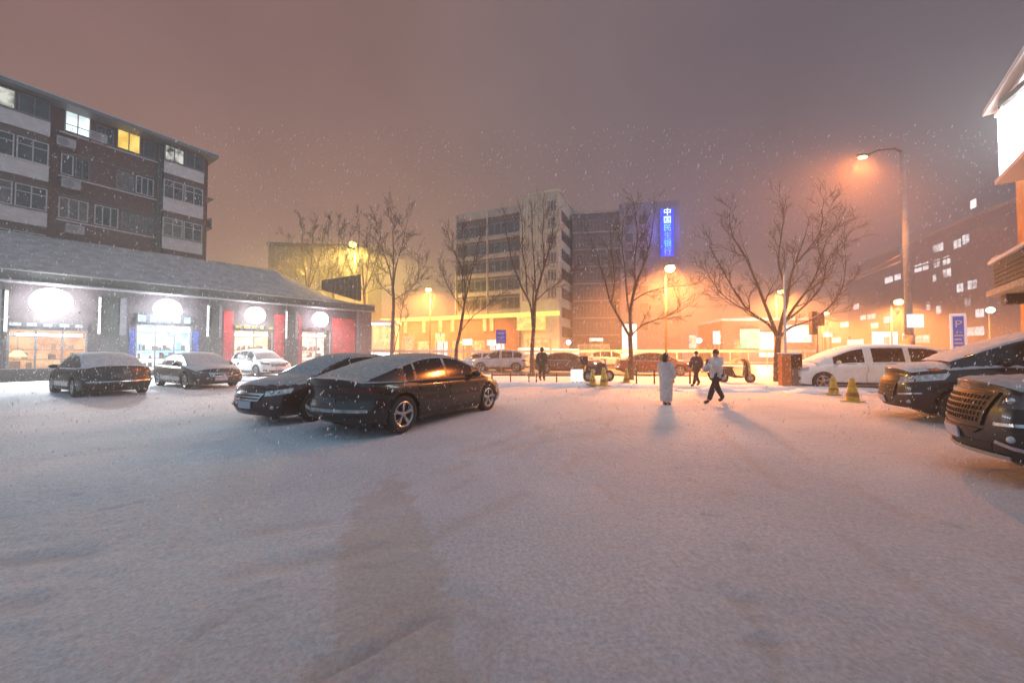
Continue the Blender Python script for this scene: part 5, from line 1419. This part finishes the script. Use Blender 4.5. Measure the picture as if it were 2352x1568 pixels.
# ------------------------------------------------------------------ street furniture
def furniture():
    yel = mat('yellow_bollard_paint', (.52,.33,.03), .5, var=.35, scale=8); steel = mat('galvanised_steel', (.35,.35,.34), .45, metal=.4, var=.2)
    brown = mat('brown_post', (.13,.07,.045), .7, var=.3)
    def cone(p, h, label, group=None):
        t = thing('traffic_cone', label, 'cone', p, rng.random()*3, group)
        MB().box(-.2*h/.62,-.2*h/.62,0,.2*h/.62,.2*h/.62,.035).build('foot', yel, t, bevel=.01)
        MB().lathe([(.17,.036),(.155,.06),(.062,.9),(.05,1.0),(0,1.0)], 18, 'z', Matrix.Diagonal((h/.62,h/.62,h*1.0,1))).build('cone', yel, t, True)
        MB().lathe([(.142,.30),(.118,.5)], 18, 'z', Matrix.Diagonal((h/.62,h/.62,h,1)) @ Matrix.Diagonal((1,1,.8,1))).build('stripe', mat('dark_amber_band', (.22,.11,.02), .5), t, True)
        MB().lathe([(.062,0),(.05,.03),(0,.035)], 12, 'z', Matrix.Translation((0,0,h))).build('snow_cap', M['carsnow'], t, True)
    cone(gnd(1915, 906), .62, 'smaller yellow cone against the front wheel of the white van')
    cone(gnd(1958, 922), .70, 'larger yellow cone standing in the snow nearest the black cars')
    for (u, v, h), lb in zip(((1361,883,.62),(1387,886,.72),(1439,880,.62)), ('leftmost yellow post cone beside the dark motorbike','tallest yellow post cone right of the dark motorbike','yellow post cone at the foot of the V-forked tree')):
        cone(gnd(u, v, 0.1), h, lb, 'yellow cones along the kerb')
    # low posts with a rail
    for k, (u0, u1, v, lb, hh) in enumerate(((1130,1215,878,'low brown post-and-rail fence left of the upright tree',.42), (1232,1325,879,'low brown post-and-rail fence between the two trees',.42), (1462,1585,882,'low pale rail fence behind the person in the long coat',.62))):
        a, b = gnd(u0, v, .1), gnd(u1, v, .1); t = thing('low_fence', lb, 'fence', a, math.atan2(b.y-a.y, b.x-a.x), 'low fences along the pavement'); L = (b-a).length
        n = max(2, int(L/.75))
        for q in range(n+1): MB().box(L*q/n-.03, -.03, 0, L*q/n+.03, .03, hh).build('post', brown, t)
        rl = MB()
        rl.box(.03, -.018, hh-.12, L-.03, .018, hh-.06)
        rl.build('rail', brown if k < 2 else steel, t)
    # white lit box on the pavement
    g = gnd(1325, 880, .1); t = thing('lit_box', 'small white glowing box sign on the pavement between fence and motorbike', 'box sign', g)
    MB().box(-.26, -.12, .08, .26, .12, .62).build('panel', emat('white_box_face', (.95,.97,1), 1.1, var=.2, scale=4), t)
    MB().box(-.22,-.1,0,-.16,.1,.078).box(.16,-.1,0,.22,.1,.078).build('foot', steel, t)
    # barrier cabinet and ticket machine
    org = mat('orange_cabinet', (.50,.16,.05), .5, var=.2)
    g = gnd(1803, 893); t = thing('barrier_cabinet', 'orange barrier gate cabinet beside the big spreading tree', 'barrier', g, R(-8))
    MB().box(-.17, -.15, 0, .17, .15, 1.42).build('cabinet', org, t, bevel=.02)
    MB().box(-.19, -.17, 1.422, .19, .17, 1.47).build('snow_cap', M['snow'], t, bevel=.015)
    MB().box(-.12, -.162, .5, .12, -.152, 1.2).build('door', mat('orange_door', (.42,.13,.04), .5), t)
    g = gnd(1824, 893); t = thing('ticket_machine', 'dark ticket screen on a grey pole right of the orange cabinet', 'ticket machine', g, R(-10))
    MB().box(-.11, -.09, 0, .11, .09, .88).build('pole', mat('machine_post', (.10,.09,.08), .6), t)
    MB().box(-.25, -.14, .882, .25, .14, 1.42).build('screen_housing', M['black'], t, bevel=.02)
    MB().box(-.21, -.155, .93, .21, -.142, 1.37).build('screen', M['glass'], t)
    MB().ball((0,0,1.43), .2, 12, 8, (1.2,.75,.4)).build('snow_cap', M['snow'], t, True)
    # slim white pole in front of the big tree
    g = gnd(1806, 890); h = at(1804, 628, g.y).z; t = thing('slim_pole', 'slim pale grey pole rising in front of the big spreading tree', 'pole', g)
    MB().tube([(0,0,0),(0,0,h*.5),(0,0,h)], [.055,.045,.035], 10).build('shaft', mat('pale_pole_paint', (.55,.56,.6), .5), t, True)
    MB().lathe([(.10,0),(.10,.03),(.06,.06)], 12).build('flange', steel, t, True)
    MB().ball((0,0,h), .05, 10, 6).build('finial', steel, t, True)
    # pedestrian signal
    g = gnd(1878, 862, .02); z0, z1 = at(1876, 782, g.y).z, at(1876, 716, g.y).z; t = thing('traffic_signal', 'dark traffic signal box on a pole right of the big tree', 'traffic signal', g)
    MB().tube([(0,0,0),(0,0,z1)], .07, 10).build('pole', steel, t, True)
    MB().box(-.42, -.2, z0+.35, -.08, .1, z1).build('housing', M['black'], t, bevel=.03)
    MB().box(.08, -.16, z0+.9, .4, .1, z1-.1).build('side_housing', mat('signal_side', (.12,.07,.05), .6), t, bevel=.03)
    for q in range(3): MB().lathe([(0,-.205),(.10,-.205),(.12,-.26),(.125,-.26)], 14, 'y', Matrix.Translation((-.25,0,z1-.25-.36*q))).build('lens', M['darklens'], t, True)
    # dome shaped shrub / stone behind the van's nose
    g = gnd(1893, 866, .1); t = MB().ball((0,0,.32), .42, 14, 10, (1,.8,1.15)).build('stone_bollard', mat('tan_stone', (.26,.18,.10), .8, var=.3, bump=.3), None, True); t.location = g
    tag(t, 'rounded tan stone bollard behind the nose of the white van', 'bollard')
    # blue road sign over the left pavement
    p = at(1151, 773, 26); t = thing('road_sign', 'small blue road sign with white lines on a pole left of the upright tree', 'road sign', (p.x, p.y, 0))
    MB().tube([(0,.06,0),(0,.06,p.z+.5)], .04, 8).build('pole', steel, t, True)
    bl = mat('blue_sign_paint', (.03,.06,.42), .4, emit=(.05,.08,.6), estr=.15)
    pn = MB().box(-.36, -.01, -.48, .36, .02, .48).build('panel', bl, t); pn.location = (0, 0, p.z)
    ln = MB(); wh = mat('white_sign_print', (.7,.7,.75), .4)
    for q, (w, z, h) in enumerate(((.26,.27,.035),(.22,.19,.03),(.27,-.06,.035),(.18,-.14,.03),(.25,-.30,.03))): ln.box(-w, -.014, z, w, -.0105, z+h)
    ln.build('lettering', wh, pn)
    # blue parking sign
    p = at(2201, 760, 15.5); z1 = at(2201, 720, 15.5).z; t = thing('parking_sign', 'blue parking sign board with a white symbol above the black van', 'parking sign', (p.x, p.y, 0), R(-45))
    MB().box(-.23, -.05, .3, .23, .05, z1).build('frame', mat('white_sign_frame', (.72,.74,.8), .4, emit=(.8,.85,1), estr=.25), t, bevel=.04)
    MB().box(-.15, -.062, .5, .15, -.052, z1-.12).build('panel', mat('blue_park_paint', (.05,.13,.5), .4, emit=(.06,.16,.7), estr=.2), t)
    lt = text_mesh('P', .42, wh, t, 'symbol'); lt.location = (0, -.07, z1-.45); lt.rotation_euler = (R(90), 0, 0)
    ln = MB()
    for q in range(4): ln.box(-.12, -.068, z1-.95-.16*q, .12-.04*(q % 2), -.064, z1-.9-.16*q)
    ln.build('lettering', wh, t)
    MB().tube([(-.2,0,0),(-.2,0,.3)], .03, 6).tube([(.2,0,0),(.2,0,.3)], .03, 6).build('leg', steel, t)
    # red umbrella-like canopy beside the sign
    # scooter with a quilted wind cover
    dk = mat('scooter_dark_plastic', (.03,.028,.028), .4); quilt = mat('yellow_quilt', (.55,.38,.18), .85, var=.3, scale=5, bump=.4, bscale=12)
    g = gnd(1692, 879, .1); t = thing('scooter', 'dark electric scooter with a yellow quilted wind cover behind the striding person', 'scooter', g, R(-12))
    for x in (-.55, .55):
        w = part('wheel', t, loc=(x, 0, .22))
        MB().lathe([(.13,-.045),(.2,-.05),(.22,-.025),(.22,.025),(.2,.05),(.13,.045)], 20, 'y').build('tyre', M['rubber'], w, True)
        MB().lathe([(0,-.03),(.13,-.035),(.13,.035),(0,.03)], 16, 'y').build('rim', steel, w, True)
    MB().prism([(-.75,.42),(-.70,.62),(-.2,.66),(-.08,.36),(.2,.30),(.28,.30),(.28,.24),(-.1,.22),(-.3,.3)], -.15, .15).build('body', dk, t, bevel=.03)
    MB().box(-.72,-.13,.66,-.15,.13,.74).build('seat', M['black'], t, bevel=.03)
    MB().tube([(.55,0,.24),(.42,0,.7),(.36,0,1.02)], .04, 8).build('steering_column', dk, t, True)
    MB().tube([(.34,-.33,1.02),(.36,0,1.05),(.34,.33,1.02)], .022, 8).build('handlebar', M['black'], t, True)
    MB().prism([(.28,.3),(.44,.3),(.48,.8),(.36,.95)], -.16, .16).build('front_shield', dk, t, bevel=.03)
    rows = [[(x+.03*math.sin(7*y), y, z-.06*abs(y)*2) for y in [-.42+.07*k for k in range(13)]] for x, z in ((.46,.36),(.44,.62),(.42,.9),(.33,1.1),(.15,1.16),(-.05,1.08),(-.12,.95))]
    MB().grid(rows).build('wind_cover', quilt, t, True)
    # dark motorbike behind the bollards
    g = gnd(1375, 876, .1); t = thing('motorbike', 'dark parked motorbike behind the yellow post cones', 'motorbike', g, R(8))
    for x in (-.5, .5):
        w = part('wheel', t, loc=(x, 0, .27))
        MB().lathe([(.17,-.05),(.25,-.055),(.275,-.02),(.275,.02),(.25,.055),(.17,.05)], 20, 'y').build('tyre', M['rubber'], w, True)
        MB().lathe([(0,-.03),(.17,-.035),(.17,.035),(0,.03)], 16, 'y').build('rim', steel, w, True)
    MB().prism([(-.7,.55),(-.62,.78),(-.15,.74),(-.02,.92),(.25,.86),(.36,.62),(.2,.3),(-.25,.28)], -.14, .14).build('body', dk, t, bevel=.03)
    MB().tube([(.5,0,.27),(.36,0,.8),(.3,0,1.05)], .045, 8).build('fork', steel, t, True)
    MB().tube([(.25,-.32,1.06),(.3,0,1.04),(.25,.32,1.06)], .025, 8).build('handlebar', M['black'], t, True)
    MB().box(-.95,-.2,.80,-.58,.2,1.2).build('top_box', M['black'], t, bevel=.04)

# ------------------------------------------------------------------ vehicles
def paint(name, c, rough=.28, metal=.4, coat=.8, var=.08): return mat(name, c, rough, metal, coat=coat, var=var, scale=3)
def vehicles():
    M['headlit'] = emat('lit_headlamp', (1,.95,.9), 9)
    grey = paint('dark_grey_paint', (.014,.017,.020), .26, .5, .5); red = paint('dark_red_paint', (.030,.004,.006), .3, .3, .5); blk = paint('black_paint', (.005,.005,.006), .3, .0, .35)
    blk2 = paint('blue_black_paint', (.008,.011,.014), .28, .2, .4); wht = paint('white_paint', (.72,.74,.75), .3, 0); wv = paint('white_van_paint', (.70,.73,.75), .3, 0)
    brownc = mat('bronze_chrome', (.06,.052,.047), .42, metal=.8, var=.3, scale=14)
    strip = mat('snowy_bumper_strip', (.30,.30,.31), .5, var=.4, scale=10)
    def roof_only(th):
        return lambda c: th
    clear_sides = lambda c: .42 if abs(c.y) < .72 else .80
    # main sedan
    car, S = make_car('sedan', 'fastback', grey, 'dark grey fastback sedan in the middle with snow on its sloping rear window',
        snow=lambda c: (.45 if c.x < 1.3 else 2) if abs(c.y) < .74 else (.84 if c.x < -.9 else 2), snowmat=M['carsnow_thin'], snow_z=.9, snow_th=.012,
        rear=dict(tail=((.30,.80),(1.05,.78),(.98,.90),(.30,.90)), band=((-.32,.82),(.32,.82),(.32,.88),(-.32,.88)), plate=.64, step=((-.86,.47),(.86,.47),(.88,.52),(-.88,.52)), stepmat=strip), rimmat=M['alloy'])
    pr, pf = gnd(922, 993), gnd(1118, 942)
    park(car, S, pr, (pf.x-pr.x, pf.y-pr.y), front=False, left=False)
    # dark red neighbour facing the other way
    c2, S2 = make_car('sedan', 'sedan', red, 'dark red sedan parked facing the camera, tucked behind the grey fastback', snow=lambda c: (.45 if abs(c.y) < .62 else .9) if c.x > -1.6 else 2, snow_z=.8, snowmat=M['carsnow_thin'], snow_th=.012,
        front=dict(grille=((-.4,.50),(.4,.50),(.5,.66),(-.5,.66)), bars=3, plate=.42), lens=M['lens'])
    h = Vector((-(pf.x-pr.x), -(pf.y-pr.y), 0)).normalized()
    nose = gnd(585, 972)
    c2.location = (nose.x - h.x*2.2 , nose.y - h.y*2.2, 0); c2.rotation_euler = (0, 0, math.atan2(h.y, h.x))
    # black sedan nosed up to the shops
    c3, S3 = make_car('sedan', 'sedan', blk, 'black sedan parked tail towards the camera before the orange lit shop', snow=clear_sides, snow_z=.8, snowmat=M['carsnow'], rear=dict(band=None))
    park(c3, S3, gnd(172, 912), (-.86,.50), front=False, left=True)
    # dark sedan facing out
    c4, S4 = make_car('sedan', 'sedan', blk2, 'dark sedan with a snowy bonnet parked nose out before the blue lit shop', snow=clear_sides, snow_z=.72, snowmat=M['carsnow'],
        front=dict(grille=((-.36,.48),(.36,.48),(.40,.66),(-.40,.66)), bars=2, mesh=2, plate=.40), lens=M['darklens'])
    park(c4, S4, gnd(428, 893), (.86,-.50), front=True, left=False)
    c5, S5 = make_car('car', 'crossover', wht, 'white crossover parked nose out before the red shop wall', snow=clear_sides, snow_z=.9, snowmat=M['carsnow'], front=dict(head=((.5,.72),(1.0,.78),(1.03,.88),(.48,.82)), grille=((-.42,.6),(.42,.6),(.44,.8),(-.44,.8)), bars=3, plate=.5), lens=M['darklens'])
    park(c5, S5, gnd(590, 865), (.86,-.50), front=True, left=False)
    # white van at the kerb
    c6, S6 = make_car('van', 'van', wv, 'long white people carrier parked along the kerb behind the yellow cones', snow=lambda c: .7 if abs(c.y) < .75 else .92, snow_z=.95, snowmat=M['snow'], cat='van',
        front=dict(head=((.58,.72),(1.05,.74),(1.05,.9),(.6,.86)), grille=((-.45,.5),(.45,.5),(.5,.74),(-.5,.74)), bars=4, plate=.42, fog=((.66,.36),(.9,.38),(.9,.5),(.7,.5))))
    park(c6, S6, gnd(1890, 895), (-.965,.26), front=True, left=True)
    # black people carrier, right
    c7, S7 = make_car('people_carrier', 'mpv', blk, 'black people carrier at the right with snow over bonnet and windscreen', snow=lambda c: (.40 if abs(c.y) < .70 else .9), snow_z=.8, snowmat=M['carsnow'], cat='van', trim=M['chrome'], lens=M['lens'],
        front=dict(head=((.55,.72),(1.22,.84),(1.25,.97),(.55,.86)), grille=((-.5,.46),(.5,.46),(.56,.82),(-.56,.82)), bars=5, barmat=brownc, plate=.38, intake=((-.6,.26),(.6,.26),(.62,.36),(-.62,.36)), fog=((.66,.30),(.92,.34),(.9,.46),(.7,.44)),
            extra=[(((.6,.50),(1.0,.55),(1.0,.58),(.6,.53)), M['chrome'])]), rimmat=M['darkrim'])
    c7.scale = (1.1, 1.1, 1.1); park(c7, S7, gnd(2220, 978), (-.83,.56), front=True, left=True)
    # black suv, nearest right
    c8, S8 = make_car('suv', 'suv', blk, 'black SUV with a big bronze grille cropped by the right edge', snow=lambda c: (.45 if abs(c.y) < .86 else .93), snow_z=1.0, snowmat=M['carsnow_thin'], cat='SUV', trim=M['chrome'], lens=M['darklens'],
        front=dict(head=((.70,.86),(1.14,.90),(1.14,1.05),(.70,1.02)), grille=((-.56,.64),(.56,.64),(.66,1.04),(-.66,1.04)), bars=6, mesh=22, barmat=brownc, plate=.50, intake=((-.62,.36),(.62,.36),(.66,.46),(-.66,.46)), fog=((.72,.44),(1.02,.48),(1.0,.64),(.74,.60)), logo=False,
            extra=[(((.70,.665),(1.14,.70),(1.14,.735),(.70,.70)), M['chrome']), (((.72,.47),(1.0,.40),(1.04,.43),(.74,.51)), M['chrome'], .03),
                   (((-.8,.30),(.8,.30),(.82,.345),(-.82,.345)), mat('silver_skid_plate', (.4,.4,.4), .35, metal=.7, var=.2), .03, False, 'skid_plate'), (((-.46,.535),(.46,.535),(.56,.60),(-.56,.60)), brownc, .02, False, 'grille_surround')]))
    c8.location = (7.72, 3.40, 0); c8.rotation_euler = (0, 0, math.atan2(.60, -.80))
    # traffic and cars parked along the street
    dr = paint('street_red_paint', (.18,.03,.03)); dg = paint('street_dark_paint', (.05,.045,.045)); sv = paint('street_silver_paint', (.5,.5,.52))
    for (u, v, kind, pm, hd, lit, lb) in ((1300, 857, 'sedan', dg, 1, True, 'dark car with lit headlights passing behind the upright tree'), (1500, 861, 'sedan', dr, 1, True, 'dark red car passing behind the V-forked tree'),
                                          (1150, 853, 'crossover', sv, -1, False, 'silver car in the street beyond the front of the grey fastback'), (1112, 851, 'sedan', wht, -1, False, 'white car in the street just beyond the bonnet of the grey fastback'),
                                          (1405, 845, 'crossover', sv, 1, True, 'pale car farther along the street between the dark and red cars')):
        cc, SS = make_car('car', kind, pm, lb, 'cars in the street beyond the trees', snow=.75, snow_z=.9, detail=1, lit=lit, snowmat=M['carsnow_thin'])
        g = gnd(u, v); cc.location = (g.x, g.y, .02); cc.rotation_euler = (0, 0, STREET_A + (0 if hd > 0 else math.pi))

# ------------------------------------------------------------------ snowflakes in the air
def snowfall():
    m = bpy.data.materials.new('snowflake'); m.use_nodes = True
    nt = m.node_tree; nt.nodes.remove(nt.nodes['Principled BSDF'])
    d1, t1, mx = nt.nodes.new('ShaderNodeBsdfDiffuse'), nt.nodes.new('ShaderNodeBsdfTranslucent'), nt.nodes.new('ShaderNodeMixShader')
    d1.inputs[0].default_value = (.9,.9,.92,1); t1.inputs[0].default_value = (.9,.9,.92,1); mx.inputs[0].default_value = .55
    nt.links.new(d1.outputs[0], mx.inputs[1]); nt.links.new(t1.outputs[0], mx.inputs[2]); nt.links.new(mx.outputs[0], nt.nodes['Material Output'].inputs['Surface'])
    rr = random.Random(99); mb = MB()
    n = 0
    while n < FLAKES:
        y = 3.2 + 31*rr.random()**1.05; x = (rr.random()*2-1)*(2+y*1.45); z = min(9, 1.6+y*.6)*rr.random()**1.6
        L = (.006+.016*rr.random()**2)*(1+.02*y); w = L*rr.uniform(.16, .42)
        a = R(rr.uniform(4, 24)); b = rr.random()*math.pi
        ax = Vector((-math.sin(a), .2*math.sin(b), -math.cos(a))).normalized(); s1 = ax.cross(Vector((math.cos(b), math.sin(b), 0))).normalized(); s2 = ax.cross(s1)
        c = Vector((x, y, z))
        mb.add([c+ax*L, c-ax*L, c+s1*w, c-s1*w, c+s2*w, c-s2*w], [(0,2,4),(0,4,3),(0,3,5),(0,5,2),(1,4,2),(1,3,4),(1,5,3),(1,2,5)])
        n += 1
    o = mb.build('snowfall', m, None, False, fix=False)
    tag(o, 'falling snowflakes drifting through the whole car park', 'snow', kind='stuff')
# ------------------------------------------------------------------ levels
SKY_LOW = [(0,(.42,.20,.125)),(.35,(.47,.245,.135)),(.5,(.36,.205,.14)),(.65,(.20,.13,.135)),(1,(.14,.095,.105))]
SKY_HIGH = [(0,(.19,.088,.092)),(.35,(.22,.120,.098)),(.5,(.18,.120,.118)),(.7,(.128,.092,.108)),(1,(.085,.064,.078))]
SKY_STR = 1.0
SKY_BACK = (.36,.54,.70)
HAZE = .007
LAMP = 9000
FARK = 8.0
GLARE = 30
SIGN = 11
FLOOD = 3000
FLAKES = 60000
setup(); ground(); apartment(); shops(); far_buildings(); right_building(); lamps(); trees(); furniture(); vehicles(); people(); snowfall(); haze()
